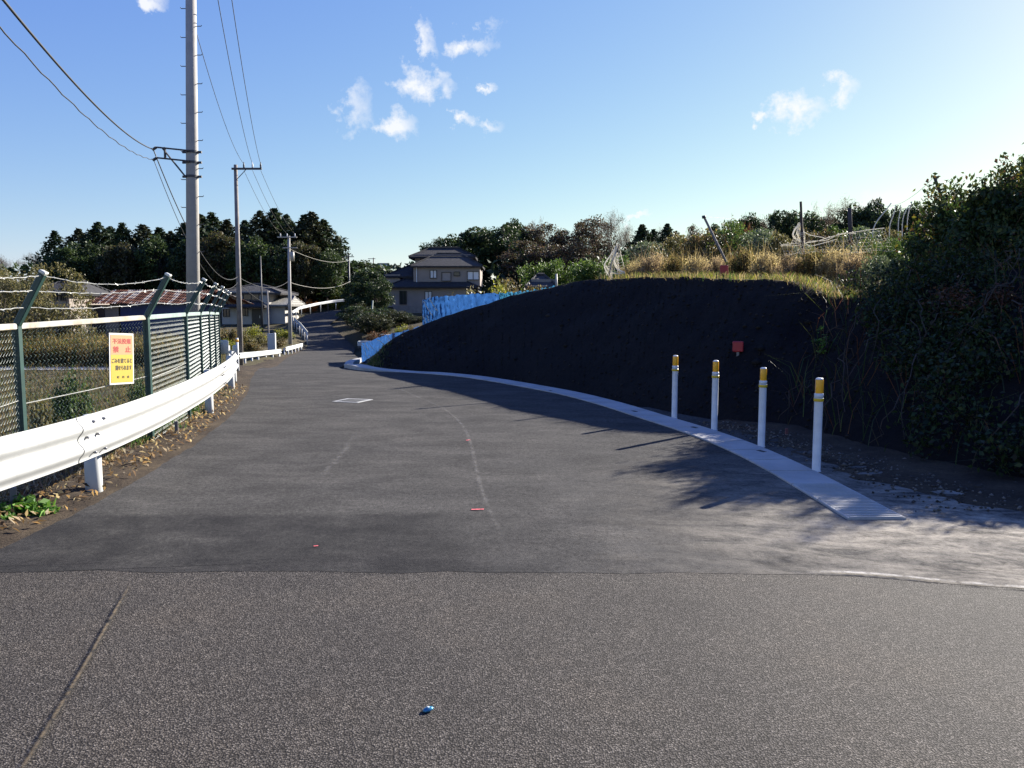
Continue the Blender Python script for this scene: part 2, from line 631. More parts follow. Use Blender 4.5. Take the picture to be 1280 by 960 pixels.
def concrete_gutter():
    m, nt, ns, ls = nt_new('gutter_concrete')
    pos = geo_pos(ns)
    a = noise(ns, ls, pos, 1.5, 6, .6)
    b = noise(ns, ls, pos, 60, 4, .7)
    base = ramp(ns, ls, a, [(.3, (.32, .315, .30)), (.7, (.46, .45, .43))])
    base = mix(ns, ls, .4, base, ramp(ns, ls, b, [(.3, (.75, .75, .75)), (.7, (1.15, 1.15, 1.15))]), 'MULTIPLY')
    return finish(m, ns, ls, base, .8, bump(ns, ls, b, .4, .003), spec=.3)


def dust_mat(name, c, lo, hi, scale, maxa):
    m, nt, ns, ls = nt_new(name)
    pos = geo_pos(ns)
    at = N(ns, 'ShaderNodeAttribute', attribute_name='Col')
    sep = N(ns, 'ShaderNodeSeparateColor'); ls.new(at.outputs['Color'], sep.inputs[0])
    f = rng_map(ns, ls, noise(ns, ls, pos, scale, 6, .7, .3), lo, hi, 0, maxa)
    f = math_n(ns, ls, 'MULTIPLY', f, sep.outputs[0], True)
    d = N(ns, 'ShaderNodeBsdfPrincipled'); d.inputs['Base Color'].default_value = c4(c); d.inputs['Roughness'].default_value = .95
    t = N(ns, 'ShaderNodeBsdfTransparent')
    x = N(ns, 'ShaderNodeMixShader')
    ls.new(f, x.inputs[0]); ls.new(t.outputs[0], x.inputs[1]); ls.new(d.outputs[0], x.inputs[2])
    o = N(ns, 'ShaderNodeOutputMaterial'); ls.new(x.outputs[0], o.inputs['Surface'])
    return m


def tarp_mat(name, c, cb):
    m, nt, ns, ls = nt_new(name)
    tc = N(ns, 'ShaderNodeTexCoord').outputs['Object']
    f = noise(ns, ls, tc, 3.5, 6, .65)
    colr = ramp(ns, ls, f, [(.3, tuple(x * .6 for x in c)), (.6, c), (.78, cb)])
    p = N(ns, 'ShaderNodeBsdfPrincipled'); ls.new(colr, p.inputs['Base Color']); p.inputs['Roughness'].default_value = .4
    ls.new(bump(ns, ls, noise(ns, ls, tc, 5, 7, .7), 1.0, .16), p.inputs['Normal'])
    t = N(ns, 'ShaderNodeBsdfTranslucent'); ls.new(colr, t.inputs['Color'])
    x = N(ns, 'ShaderNodeMixShader'); x.inputs[0].default_value = .4
    ls.new(p.outputs[0], x.inputs[1]); ls.new(t.outputs[0], x.inputs[2])
    o = N(ns, 'ShaderNodeOutputMaterial'); ls.new(x.outputs[0], o.inputs['Surface'])
    return m


RAIL_PAINT = rail_mat()
ASPHALT = asphalt_new()
OLD = asphalt_old()
GROUND = ground_mat()
VERGE = verge_mat()
BANK = bank_mat()
GUTTER = concrete_gutter()
TARP = tarp_mat('blue_tarpaulin', (.025, .095, .29), (.10, .24, .44))
TARP2 = tarp_mat('teal_blue_tarpaulin', (.035, .17, .31), (.22, .42, .48))

# ------------------------------------------------------------------ terrain profiles
ZR = [(-50, 0), (20, 0), (23, -.10), (30, -.62), (38, -1.12), (47, -1.30), (56, -1.55), (66, -1.63), (75, -.95), (85, 0.0), (95, .9), (105, 1.7), (115, 2.05), (150, 3.0), (5000, 3)]
ZF = [(-50, -1), (40, -1.05), (60, -.95), (78, -.8), (90, -.35), (105, 1.0), (125, 2.5), (160, 6), (240, 10), (5000, 10)]
ZG = [(-50, -.12), (20, -.12), (30, -.8), (45, -1.4), (62, -1.2), (75, -.3), (90, .2), (96, .4), (99.5, 1.9), (105, 2.2), (130, 5), (170, 11), (240, 16), (5000, 16)]
# road edges (x at y)
LE = [(-20, -3.9), (2, -3.75), (4.5, -3.55), (6, -3.5), (7.5, -3.62), (9.2, -3.82), (11.9, -4.3), (15.4, -5.2), (18, -6.0), (22, -7.1), (30, -9.2), (38, -11.3), (48, -13.6), (56, -15.3), (66, -16.9), (75, -19.5), (85, -23.3), (95, -24.5), (101, -22.5), (106, -18), (112, -10)]
RE = [(12, 2.3), (13.8, 1.75), (15.84, .95), (18.9, -.76), (20.4, -2.33), (21.2, -3.4), (22, -4.2), (25, -5.2), (30, -6.4), (40, -8.3), (47, -8.9), (56, -11.0), (66, -12.8), (75, -15.8), (85, -19.2), (95, -19.8), (101, -17.5), (106, -12), (112, -5)]


def zr(y): return float(interp(y, ZR))


def sstep(t):
    t = np.clip(t, 0, 1)
    return t * t * (3 - 2 * t)


def zground(x, y):
    l, r = float(interp(y, LE)), float(interp(y, RE))
    if y < 12:
        r = 4.2
    zl, zg, zc = float(interp(y, ZF)), float(interp(y, ZG)), zr(y) - .14
    if x < l:
        z = zc + (zl - zc) * float(sstep((l - .2 - x) / 1.0))
        if x < -30 and y < 60:
            z += .0
    elif x > r:
        z = zc + (zg - zc) * float(sstep((x - r - .3) / (3.0 if y > 50 else 1.5)))
        if y > 60:      # hillside rises to the right
            z += min(6, max(0, (x - 10) * .06)) * float(sstep((y - 60) / 40))
    else:
        z = zc
    if y > 110:
        z += 2.2 * sm_noise(x, y, 45, 3) * float(sstep((y - 110) / 60))
    return z


def axis(lo, hi, step, far, growth=1.35):
    a = list(np.arange(lo, hi + 1e-6, step))
    s = step
    x = hi
    while x < far:
        s *= growth; x += s; a.append(x)
    s = step; x = lo
    while x > -far:
        s *= growth; x -= s; a.insert(0, x)
    return a


xs = axis(-60, 60, 1.0, 2500)
ys = [y for y in axis(-6, 190, 1.0, 3500) if y > -60]
mb = MB()
mb.grid([[(x, y, zground(x, y)) for x in xs] for y in ys])
struct(mb.build('ground', GROUND, smooth=True))

# ------------------------------------------------------------------ road surfaces
mb = MB()
rows = []
for x in np.linspace(-40, 40, 161):
    rows.append([(x, y, -.004) for y in (-8, -4, 0, 2, 4, 5.2)])
mb.grid([list(c) for c in zip(*rows)])
struct(mb.build('old_road', OLD))


def joint_y(x):
    base = interp(x, [(-40, 4.85), (-3.5, 4.78), (0, 4.76), (2.0, 4.72), (2.9, 4.47), (6, 4.1), (30, 3.0)])
    return float(base) + .014 * math.sin(x * 5 + 2) + .012 * math.sin(x * 13.7) + .010 * math.sin(x * 31 + 1) + .010 * math.sin(x * 74)


rows = []
yl = [None] + list(np.arange(5.0, 16, .08)) + list(np.arange(16, 30, .25)) + list(np.arange(30, 113, 1.0))
NX = 60
RN = [(4.0, 9.0), (5.2, 6.4), (7.14, 5.2), (8.7, 4.6), (10.4, 4.2), (11.2, 3.5), (12.2, 2.9), (13.0, 2.35)]
for i, y in enumerate(yl):
    row = []
    for k in range(NX + 1):
        t = k / NX
        yy = 4.7 if y is None else y
        l = float(interp(yy, LE)) + .03 * sm_noise(yy, 3, .5) + .05 * sm_noise(yy, 1, .11, 4) + .05 * sm_noise(yy, 2, .31, 6)
        r = float(interp(yy, RN)) if yy < 13 else float(interp(yy, RE)) - .1
        if y is None:
            x = -7.0 + 16.5 * t
            row.append((x, joint_y(x) + random.uniform(-.012, .012), -.0025))
        elif yy < 5.3:
            l2 = -7 if yy < 4.9 else l
            row.append((l + (r - l) * t, yy, zr(yy) + .004))
        else:
            row.append((l + (r - l) * t, yy, zr(yy) + .004))
    rows.append(row)
# left skirt of the new sheet near the joint runs wider than the lane
mb = MB()
mb.grid(rows)
struct(mb.build('road', ASPHALT))


def ribbon(name, pts, wid, z, mat, fade=True):
    p = resample(spline(pts, 120), .05)
    n = len(p)
    t = np.gradient(p, axis=0)
    nn = np.stack([-t[:, 1], t[:, 0]], 1) / np.maximum(np.linalg.norm(t, axis=1)[:, None], 1e-9)
    V, C = [], []
    for k in (-1, 0, 1):
        q = p + nn * wid * .5 * k
        V.append(np.stack([q[:, 0], q[:, 1], np.array([zr(y) for y in q[:, 1]]) + z], 1))
        e = np.ones(n) * (1 if k == 0 else 0)
        if fade:
            e *= np.clip(np.minimum(np.arange(n), n - 1 - np.arange(n)) / (n * .15), 0, 1)
        C.append(np.stack([e, e, e], 1))
    V = np.concatenate(V); C = np.concatenate(C)
    F = []
    for k in (0, 1):
        for i in range(n - 1):
            F.append((k * n + i, k * n + i + 1, (k + 1) * n + i + 1, (k + 1) * n + i))
    return struct(link(name, np_mesh(name, V, F, mat, C)))


DUST = dust_mat('pale_seam_dust', (.30, .285, .26), .42, .66, 7, .30)
DUST2 = dust_mat('white_joint_dust', (.50, .47, .42), .40, .62, 9, .9)
CRACK = dust_mat('crack_soil', (.17, .125, .07), .40, .60, 16, .9)
CRACKD2 = dust_mat('joint_gap', (.012, .012, .012), .42, .6, 7, .9)
CRACKD = dust_mat('crack_dark', (.010, .010, .010), .36, .52, 9, .95)
ribbon('road_seam', [G(*q)[:2] for q in ((640, 712), (626, 672), (606, 625), (596, 590), (588, 555), (576, 530), (552, 510), (520, 496), (497, 486), (470, 477))], .06, .009, DUST)
ribbon('road_seam', [G(*q)[:2] for q in ((398, 600), (430, 565), (447, 540))], .10, .009, DUST)
ribbon('road_edge_dust', [(x, joint_y(x) + .012) for x in (1.7, 2.0, 2.3, 2.6, 3.0, 3.5, 4.2)], .06, .010, DUST2)
ribbon('road_seam', [(x, joint_y(x) - .01) for x in np.linspace(-3.3, 2.0, 14)], .011, .011, CRACKD2)
ribbon('road_seam', [G(*q)[:2] for q in ((166, 727), (140, 772), (112, 822), (78, 880), (34, 952), (10, 990))], .034, .004, CRACKD)
ribbon('road_seam', [G(*q)[:2] for q in ((164, 730), (138, 776), (110, 826), (76, 884), (32, 956), (8, 994))], .022, .009, CRACK)

# red survey paint and drain frame
PINK = plain('pink_spray_paint', (.75, .12, .14), .7, .2, 40)
LINE = plain('line_paint', (.36, .36, .35), .8, .2, 20)
IRON = plain('cast_iron', (.045, .045, .047), .6, .4, 20, bmp=.004)


def mark(name, cx, cy, dx, dy, rot, mat):
    mb = MB()
    c, s = math.cos(rot), math.sin(rot)
    vs = []
    for i in range(13):
        u = -1 + i / 6
        w = .5 + .5 * random.random()
        for sg in (-1, 1):
            x, y = u * dx / 2, sg * dy / 2 * w
            vs.append((cx + x * c - y * s, cy + x * s + y * c, zr(cy) + .010))
    mb.add(vs, [(2 * i, 2 * i + 2, 2 * i + 3, 2 * i + 1) for i in range(12)])
    return struct(mb.build(name, mat))


g = G(597, 638); mark('road_marking', g[0], g[1], .10, .03, .1, PINK)
g = G(395, 684); mark('road_marking', g[0], g[1], .03, .02, .4, PINK)
g = G(585, 551); mark('road_marking', g[0], g[1], .06, .03, .8, PINK)

dc = G(441, 501.3)
t = thing('drain_cover', 'square iron drain cover in a white painted frame on the asphalt', 'drain cover', (dc[0], dc[1], zr(dc[1]) + .006), R(-20))
mb = MB(); mb.box((0, 0, .004), (.40, .40, .008), bev=.003)
for i in range(-3, 4):
    mb.box((i * .05, 0, .010), (.02, .34, .004))
mb.build('lid', IRON, t)
mb = MB()
for sx_, sy_, lx, ly in ((0, .23, .51, .05), (0, -.23, .51, .05), (.23, 0, .05, .41), (-.23, 0, .05, .41)):
    mb.box((sx_, sy_, .003), (lx, ly, .006))
mb.build('painted_frame', LINE, t)

# ------------------------------------------------------------------ gutter / kerb
OUT = [(3.0, 5.95), (2.97, 7.82), (2.86, 9.2), (2.63, 10.46), (2.34, 11.6), (1.75, 13.8), (.95, 15.84), (-.76, 18.9), (-2.33, 20.4), (-3.4, 21.2), (-4.05, 22.2), (-4.6, 24), (-5.9, 30), (-7.75, 39), (-8.15, 42.5), (-8.0, 46), (-7.0, 48.5)]
p = resample(spline(OUT, 400), .2)
tg = np.gradient(p, axis=0)
nn = np.stack([-tg[:, 1], tg[:, 0]], 1) / np.linalg.norm(tg, axis=1)[:, None]
W = np.array([.45 if q[1] < 21 else .40 for q in p])
GO, GI = p, p + nn * W[:, None]
mb = MB()
step = 3
i = 0
while i + step < len(p):
    seg = list(range(i, i + step + 1))
    a0 = .011
    ring = []
    for q, j in enumerate(seg):
        z = zr(p[j][1])
        o_, i_ = GO[j].copy(), GI[j].copy()
        sh = tg[j] / np.linalg.norm(tg[j]) * (a0 if q == 0 else (-a0 if q == len(seg) - 1 else 0))
        o_ += sh; i_ += sh
        hz = .022 if p[j][1] < 20.5 else .022 + min(1, (p[j][1] - 20.5) / 1.5) * .10
        ring.append([(o_[0], o_[1], z - .1), (o_[0], o_[1], z + hz - .006), (o_[0] * .985 + i_[0] * .015, o_[1] * .985 + i_[1] * .015, z + hz), (o_[0] * .5 + i_[0] * .5, o_[1] * .5 + i_[1] * .5, z + hz - .006),
                     (o_[0] * .015 + i_[0] * .985, o_[1] * .015 + i_[1] * .985, z + hz), (i_[0], i_[1], z + hz - .006), (i_[0], i_[1], z - .1)])
    mb.grid(ring)
    for e in (0, -1):
        r_ = ring[e]
        o0 = len(mb.v); mb.v += [tuple(map(float, q)) for q in r_]; mb.f.append(tuple(range(o0, o0 + 7))); mb.m.append(0)
    i += step
# grooves of the ribbed end slab
d0 = (p[1] - p[0]) / np.linalg.norm(p[1] - p[0])
for k in range(24):
    c = p[0] + d0 * (.03 + k * .05) + nn[0] * .225
    mb.box((c[0], c[1], .020), (.41, .020, .012), math.atan2(d0[1], d0[0]) - math.pi / 2)
for px, py in ((688, 489.5), (793, 515.5), (868, 536), (952, 566)):
    q = G(px, py); mb.box((q[0], q[1], .0185), (.05, .12, .006), .35, mi=1)  # dark blocks painting the shade inside the drain holes
struct(mb.build('kerb', [GUTTER, RUBBER_HOLE_SHADE]))

# ------------------------------------------------------------------ dark embankment and plateau
BB = [(-4.15, 22.4), (-3.5, 21.5), (-2.35, 20.6), (-.72, 19.05), (1.0, 15.98), (1.82, 13.9), (2.45, 12.25), (3.0, 11.25), (3.74, 10.4), (4.1, 8.7), (4.67, 7.14), (5.7, 5.3), (7.6, 2.6), (10, -2.5)]
TT = [(-4.0, 22.9, .02), tuple(P(482, 431, 23.4)), tuple(P(520, 409, 23.8)), tuple(P(600, 382, 22.8)), tuple(P(715, 353, 20.5)), tuple(P(790, 348, 18.4)), tuple(P(862, 347, 16.1)), tuple(P(980, 351, 13.8)), tuple(P(1058, 372, 12.8)), (6.3, 11.2, 2.05), (7.2, 10, 2.1), (8.6, 8, 1.5), (10.5, 5.2, 1.2), (13, 0, 1.0)]
NC = 160
B_ = spline([(a, b, 0) for a, b in BB], NC)
T_ = spline(TT, NC)


def back_dir(u):
    d = np.array([interp(u, [(0, -.19), (.12, -.10), (.25, .15), (.5, .55), (.75, .8), (1, .95)]), interp(u, [(0, .98), (.12, .99), (.25, .98), (.5, .83), (.75, .6), (1, .3)])])
    return d / np.linalg.norm(d)


BACK = [0.15, .4, .8, 1.3, 2, 3, 4.5, 6.5, 9, 12, 16, 20, 25, 31, 38, 46, 56]


def plat_z(u, s, tz, x, y):
    hp = interp(u, [(0, .0), (.03, .25), (.08, .62), (.15, 1.1), (.25, 1.9), (.4, 2.4), (1, 2.4)])
    g_ = interp(y, ZG) + .1
    a = float(sstep(s / 26))
    far = g_ + hp if u < .3 else max(g_ + hp, tz + .035 * s)
    near = tz + (.02 * s if u > .3 else -.03 * s) * 1.0
    return near * (1 - a) + far * a


ROWS_BANK = []
for i in range(NC):
    u = i / (NC - 1)
    b, tt = B_[i], T_[i]
    row = []
    zb = zr(b[1])
    for k in range(19):
        s = k / 18
        q = b * (1 - s) + tt * s
        z = zb - .05 + (tt[2] - zb + .05) * (s ** .92)
        amp = .10 * math.sin(math.pi * s) * min(1, max(0, (tt[2]) / 1.5)) + .03 * s * min(1, tt[2])
        z += amp * sm_noise(q[0], q[1], .9, 1.3) + .03 * math.sin(math.pi * s) * sm_noise(q[0], q[1], .22, 4)
        row.append((q[0], q[1], z))
    d = back_dir(u)
    zend = row[-1][2]
    row[-1] = (row[-1][0], row[-1][1], row[-1][2] + .016 * sm_noise(i * .31, 1, 1.1, 2) + .012 * sm_noise(i * .9, 3, .8, 5))
    for s in BACK:
        x, y = tt[0] + d[0] * s, tt[1] + d[1] * s
        row.append((x, y, plat_z(u, s, zend, x, y) + .05 * sm_noise(x, y, 1.3, 2) * min(1, s)))
    ROWS_BANK.append(row)


def bank_point(u, k):
    """k in 0..18 face, beyond: plateau index float"""
    i = min(NC - 1, max(0, int(u * (NC - 1))))
    r_ = ROWS_BANK[i]
    k = min(len(r_) - 1.001, max(0, k)); j = int(k); f = k - j
    return np.array(r_[j]) * (1 - f) + np.array(r_[j + 1]) * f


mb = MB()
nface = 19
vs = [q for r_ in ROWS_BANK for q in r_]
nr = len(ROWS_BANK[0])
fs0, fs1 = [], []
for i in range(NC - 1):
    for k in range(nr - 1):
        f = (i * nr + k, (i + 1) * nr + k, (i + 1) * nr + k + 1, i * nr + k + 1)
        (fs0 if k < nface - 1 else fs1).append(f)
mb.v = [tuple(map(float, v)) for v in vs]
mb.f = fs0 + fs1
mb.m = [0] * len(fs0) + [1] * len(fs1)
bank = struct(mb.build('embankment', [BANK, GROUND], smooth=True))
bank_pts = np.array(ROWS_BANK)


def plat_at(x, y):
    """height of embankment mesh near x,y (nearest vertices)"""
    P_ = bank_pts.reshape(-1, 3)
    d = (P_[:, 0] - x) ** 2 + (P_[:, 1] - y) ** 2
    j = np.argsort(d)[:3]
    w = 1 / (d[j] + 1e-4)
    return float((P_[j, 2] * w).sum() / w.sum())


# ------------------------------------------------------------------ verge along the left road edge
mb = MB()
rows = []
for y in np.concatenate([np.arange(.5, 24, .14), np.arange(24, 66, .6)]):
    l = float(interp(y, LE))
    row = []
    for off, dz in ((-.16, .0), (.02, .012), (.12, .03), (.3, .045), (.5, .05), (.75, .05), (1.0, .03), (1.25, -.02), (1.6, -.25), (2.1, -.55), (2.7, -.9), (3.4, -1.2)):
        x = l - off
        zf = float(interp(y, ZF))
        z = zr(y) + dz
        if off > 1.25:
            z = max(zr(y) + dz, zf - .06)
        n_ = 0 if off < 0 else .028 * sm_noise(x, y, .16, 5) + .03 * sm_noise(x, y, .6, 2)
        row.append((x, y, z + n_ * min(1, max(0, off) / .2)))
    rows.append(row)
mb.grid(rows)
struct(mb.build('verge', VERGE, smooth=True))


def verge_z(x, y):
    off = float(interp(y, LE)) - x
    return zr(y) + float(np.interp(off, [-.16, .02, .12, .3, .75, 1.0, 1.25, 1.6, 2.1, 2.7, 3.4], [0, .012, .03, .045, .05, .03, -.02, -.25, -.55, -.9, -1.2]))


# ------------------------------------------------------------------ bollards
def make_bollard(label):
    t = thing('bollard', label, 'bollard', group='white marker posts beside the gutter')
    mb = MB()
    mb.lathe((0, 0, 0), [(.046, 0), (.046, .012), (.041, .02), (.041, .70), (.045, .715), (.045, .735)], 24)
    mb.build('post', WHITE_PLASTIC, t, True)
    mb = MB(); mb.lathe((0, 0, 0), [(.0455, .7), (.0475, .703), (.0475, .728), (.0455, .731)], 24); mb.build('band', YELLOW_BAND, t, True)
    mb = MB(); mb.lathe((0, 0, 0), [(.044, .735), (.044, .775), (.036, .78), (.036, .915), (.033, .925), (.020, .93)], 24)
    cap = mb.build('cap', WHITE_PLASTIC, t, True)
    # two curved amber reflectors, front and back
    for sgn in (1, -1):
        mb = MB(); rows = []
        for z in (.778, .785, .906, .914):
            row = []
            for k in range(13):
                a = -math.pi / 2 * sgn + R(-80) + R(160) * k / 12
                rr = .0372 if z in (.778, .914) else .0392
                row.append((rr * math.cos(a), rr * math.sin(a), z))
            rows.append(row)
        mb.grid(rows)
        mb.build('reflector', ORANGE, t, True)
    return t


bpos = [(3.0, 7.82), (2.87, 9.2), (2.64, 10.46), (2.345, 11.6)]
BPX = [(1020, 591), (951, 560), (892, 539), (842, 524)]
lab = ['white bollard with amber cap nearest the ribbed end of the gutter, biggest of four', 'second white amber-topped bollard counting back from the ribbed gutter end',
       'third white amber-topped bollard counting back from the ribbed gutter end', 'smallest white amber-topped bollard, last of four beside the dark bank']
b0 = None
for q, l_ in zip(BPX, lab):
    g = G(*q)
    loc = (g[0] + .02, g[1] + .05, .0)
    if b0 is None:
        b0 = make_bollard(l_); b0.location = loc
    else:
        dup(b0, loc, 0, l_)

# ------------------------------------------------------------------ near guardrail
GR = spline([(-4.3, -1.5), (-3.75, 1.0), (-3.42, 3.3), (-3.31, 5.1), (-3.33, 6.4), (-3.5, 7.8), (-3.77, 9.3), (-4.08, 10.8), (-4.62, 13.0), (-5.25, 15.2)], 300)


def beam_profile(h=.35, d=.045):
    """W-beam cross-section: (offset towards road, z)"""
    pr = []
    for i in range(29):
        s = i / 28
        z = -h / 2 + h * s
        o = d * (.5 - .5 * math.cos(2 * math.pi * 2 * min(max((s - .03) / .94, 0), 1)))
        pr.append((o, z))
    return pr


def sweep(mb, path, z0, prof, side, thick=.004, mi=0, zf=None):
    p = np.asarray(path)
    tg = np.gradient(p[:, :2], axis=0)
    nn = np.stack([tg[:, 1], -tg[:, 0]], 1) / np.linalg.norm(tg, axis=1)[:, None] * side
    for dth in (0, -thick):
        rows = []
        for i in range(len(p)):
            zz = (zf(p[i][1]) if zf else 0) + z0
            rows.append([(p[i][0] + nn[i][0] * (o + dth), p[i][1] + nn[i][1] * (o + dth), zz + z) for o, z in prof])
        mb.grid(rows, mi)
    return nn


t = thing('guardrail', 'long white corrugated steel guardrail curving past the green chain-link fence', 'guardrail', (-3.3, 5, 0))
PI_ = Matrix.Translation(Vector((3.3, -5, 0)))


def shift(mb, d):
    mb.v = [(v[0] + d[0], v[1] + d[1], v[2] + d[2]) for v in mb.v]
    return mb


OFF = (3.3, -5, 0)
mb = MB()
nn = sweep(mb, GR, .60, beam_profile(), 1)
# rounded end wing
e = GR[-1]; te = GR[-1] - GR[-3]; te /= np.linalg.norm(te)
# splice bolts
for yb in (6.28, 12.05):
    j = int(np.argmin(np.abs(GR[:, 1] - yb)))
    for dj in (-.09, .09):
        for zz, oo in ((.72, .022), (.605, .006), (.475, .022)):
            q = GR[j] + te * 0 + (GR[j + 1] - GR[j]) / np.linalg.norm(GR[j + 1] - GR[j]) * (dj + (.03 if zz != .605 else -.05))
            n_ = nn[j]
            c = Vector((q[0] + n_[0] * (oo + .012), q[1] + n_[1] * (oo + .012), zz))
            mb.tube([c - Vector((n_[0], n_[1], 0)) * .012, c + Vector((n_[0], n_[1], 0)) * .012], .011, 8, 1)
    seg = [GR[j] + (GR[j + 1] - GR[j]) / np.linalg.norm(GR[j + 1] - GR[j]) * q for q in (-.26, -.13, 0, .13, .26)]
    sweep(mb, seg, .60, [(o_ + .002, z_ * .995) for o_, z_ in beam_profile()], 1)
shift(mb, OFF).build('rail', [RAIL_PAINT, BOLT], t, True)
# end sleeve
mb = MB()
ns_ = np.array([te[1], -te[0]])
rows = []
for k in range(9):
    a = k / 8 * math.pi
    rows.append([(e[0] + te[0] * .16 * math.sin(a) + ns_[0] * (.055 * math.cos(a) - .02), e[1] + te[1] * .16 * math.sin(a) + ns_[1] * (.055 * math.cos(a) - .02), .60 + z) for z in (-.19, -.17, 0, .17, .19)])
mb.grid(rows)
shift(mb, OFF).build('end_wing', RAIL_PAINT, t, True)
for (px, py) in ((118, 616), (262, 519), (289.5, 488.5), (292.5, 479)):
    g = G(px, py)
    mb = MB()
    mb.tube([(g[0], g[1], -.3), (g[0], g[1], .68)], .070 if px < 200 else .06, 20)
    mb.tube([(g[0], g[1], .68), (g[0], g[1], .69)], [.070 if px < 200 else .06, .05], 20)
    j = int(np.argmin((GR[:, 0] - g[0]) ** 2 + (GR[:, 1] - g[1]) ** 2))
    q = GR[j]
    mb.tube([(g[0], g[1], .6), (q[0], q[1], .6)], .03, 8)
    shift(mb, OFF).build('post', WHITE_PAINT, t, True)
mb = MB(); mb.tube([(-3.6, 2.2, -.3), (-3.6, 2.2, .68)], .07, 20); shift(mb, OFF).build('post', WHITE_PAINT, t, True)

# ------------------------------------------------------------------ far guardrails


def far_rail(name, label, pts, zoff, h=.28, post=2.0, ph=.62, group=None, dsz=.06):
    base = np.array(pts, float)
    t = thing(name, label, 'guardrail', base[0])
    o = -base[0]
    path = resample(base, .5)
    path = np.vstack([path, base[-1:]])
    zt = lambda y: float(np.interp(y, base[:, 1] if base[0, 1] < base[-1, 1] else base[::-1, 1], base[:, 2] if base[0, 1] < base[-1, 1] else base[::-1, 2]))
    mb = MB()
    prof = [(0, -h / 2), (dsz * .8, -h / 2 + .03), (dsz, -h / 4), (dsz * .3, 0), (dsz, h / 4), (dsz * .8, h / 2 - .03), (0, h / 2)]
    tg = np.gradient(path[:, :2], axis=0); nn = np.stack([tg[:, 1], -tg[:, 0]], 1) / np.linalg.norm(tg, axis=1)[:, None]
    for th in (0, -.01):
        mb.grid([[(q[0] + n_[0] * (a + th), q[1] + n_[1] * (a + th), q[2] + ph - h / 2 + z) for a, z in prof] for q, n_ in zip(path, nn)])
    shift(mb, o).build('rail', WHITE_PAINT, t, True)
    pp = resample(base, post)
    for q in np.vstack([pp, base[-1:]]):
        mb = MB(); mb.tube([(q[0] - .08, q[1], q[2] - .5), (q[0] - .08, q[1], q[2] + ph - .05)], .05, 8)
        shift(mb, o).build('post', WHITE_PAINT, t, True)
    return t


def gp(px, py, Y):
    return P(px, py, Y)


far_rail('guardrail', 'short white guardrail on closely spaced posts just beyond the long one', [gp(299, 458, 37), gp(325, 453.5, 43), gp(351, 449, 49)], 0)
far_rail('guardrail', 'shortest white guardrail piece at the foot of the slim utility pole', [gp(357, 446, 52), gp(378, 439, 62)], 0)
far_rail('guardrail', 'distant bright white guardrail along the crest of the climbing road', [gp(366, 397, 89), gp(374, 391.5, 94), gp(396, 386, 100), gp(416, 382.5, 103), gp(436, 380.5, 105)], 0, .34, 3.0, .75)
far_rail('guardrail', 'shaded guardrail on the left side of the dark climbing road', [gp(385, 425, 68), gp(376, 413, 76), gp(367, 404, 84)], 0, .3, 3.0, .7)

# stray white wing of another rail behind the fence end
t = thing('guardrail_wing', 'white curled guardrail end wing behind the last fence posts', 'guardrail end', (P(281, 448, 19)))
mb = MB()
c0 = P(277, 448, 19.0)
for (x0, z0, x1, z1) in ((.0, .0, .20, .34), (.20, .0, .29, .10), (.29, .0, .42, .22)):
    mb.box(((x0 + x1) / 2 - .1, 0, (z0 + z1) / 2 + .1), (x1 - x0, .06, z1 - z0), bev=.03)
mb.build('wing', WHITE_PAINT, t, True)
mb = MB(); mb.tube([(.05, .08, -.8), (.05, .08, .3)], .05, 12); mb.build('post', WHITE_PAINT, t, True)
t = thing('delineator_post', 'thin white delineator post standing behind the guardrail end', 'marker post', P(297, 444, 20))
mb = MB(); mb.tube([(0, 0, -.8), (0, 0, .43)], .03, 12); mb.build('shaft', WHITE_PLASTIC, t, True)
mb = MB(); mb.tube([(0, 0, .33), (0, 0, .40)], .033, 12); mb.build('reflector', ORANGE, t, True)

# ------------------------------------------------------------------ chain-link fence
fx = [(22, 552), (184, 562)]
FP = []
for px, Y in ((-150, 5.4), (22, 7.35), (184, 9.3), (232.5, 11.3), (250.5, 13.2), (261.5, 15.1), (268.5, 17.0), (274, 18.9)):
    FP.append(np.array([(px - 640) / 1000 * Y, Y]))
FP = np.array(FP)
FZ = [-.10, -.08, -.02, .0, .0, .0, -.02, -.03]
t = thing('chain_link_fence', 'green chain-link fence topped with angled arms and barbed wire', 'fence', (FP[1][0], FP[1][1], 0))
OFF = (-FP[1][0], -FP[1][1], 0)
FH = 1.55
arm_tips = []
for i, q in enumerate(FP):
    d = FP[min(i + 1, len(FP) - 1)] - FP[max(i - 1, 0)]
    d /= np.linalg.norm(d)
    ang = math.atan2(d[1], d[0])
    nrm = np.array([d[1], -d[0]])      # towards the road
    z0 = FZ[i]
    mb = MB()
    mb.box((q[0], q[1], (z0 - .5 + z0 + FH) / 2), (.065, .065, FH + .5), ang, bev=.006)
    tip = Vector((q[0] + nrm[0] * .27, q[1] + nrm[1] * .27, z0 + FH + .45))
    base = Vector((q[0], q[1], z0 + FH - .03))
    ax = (tip - base)
    M = Matrix.Translation((tip + base) / 2) @ ax.to_track_quat('Z', 'Y').to_matrix().to_4x4()
    mb.box((0, 0, 0), (.058, .058, ax.length), M=M, bev=.006)
    arm_tips.append((base, tip))
    po = shift(mb, OFF).build('post', FENCE_GREEN, t)
    mb = MB()
    M2 = Matrix.Translation(tip + ax.normalized() * .012) @ ax.to_track_quat('Z', 'Y').to_matrix().to_4x4()
    mb.box((0, 0, 0), (.064, .064, .03), M=M2, bev=.006)
    shift(mb, OFF).build('post_cap', GALV, po)
RAILM = plain('rail_pale_green', (.50, .52, .45), .45, .25, 6, c2=(.30, .22, .15))
RAILG = plain('rail_green_grey', (.26, .33, .30), .45, .2, 6)
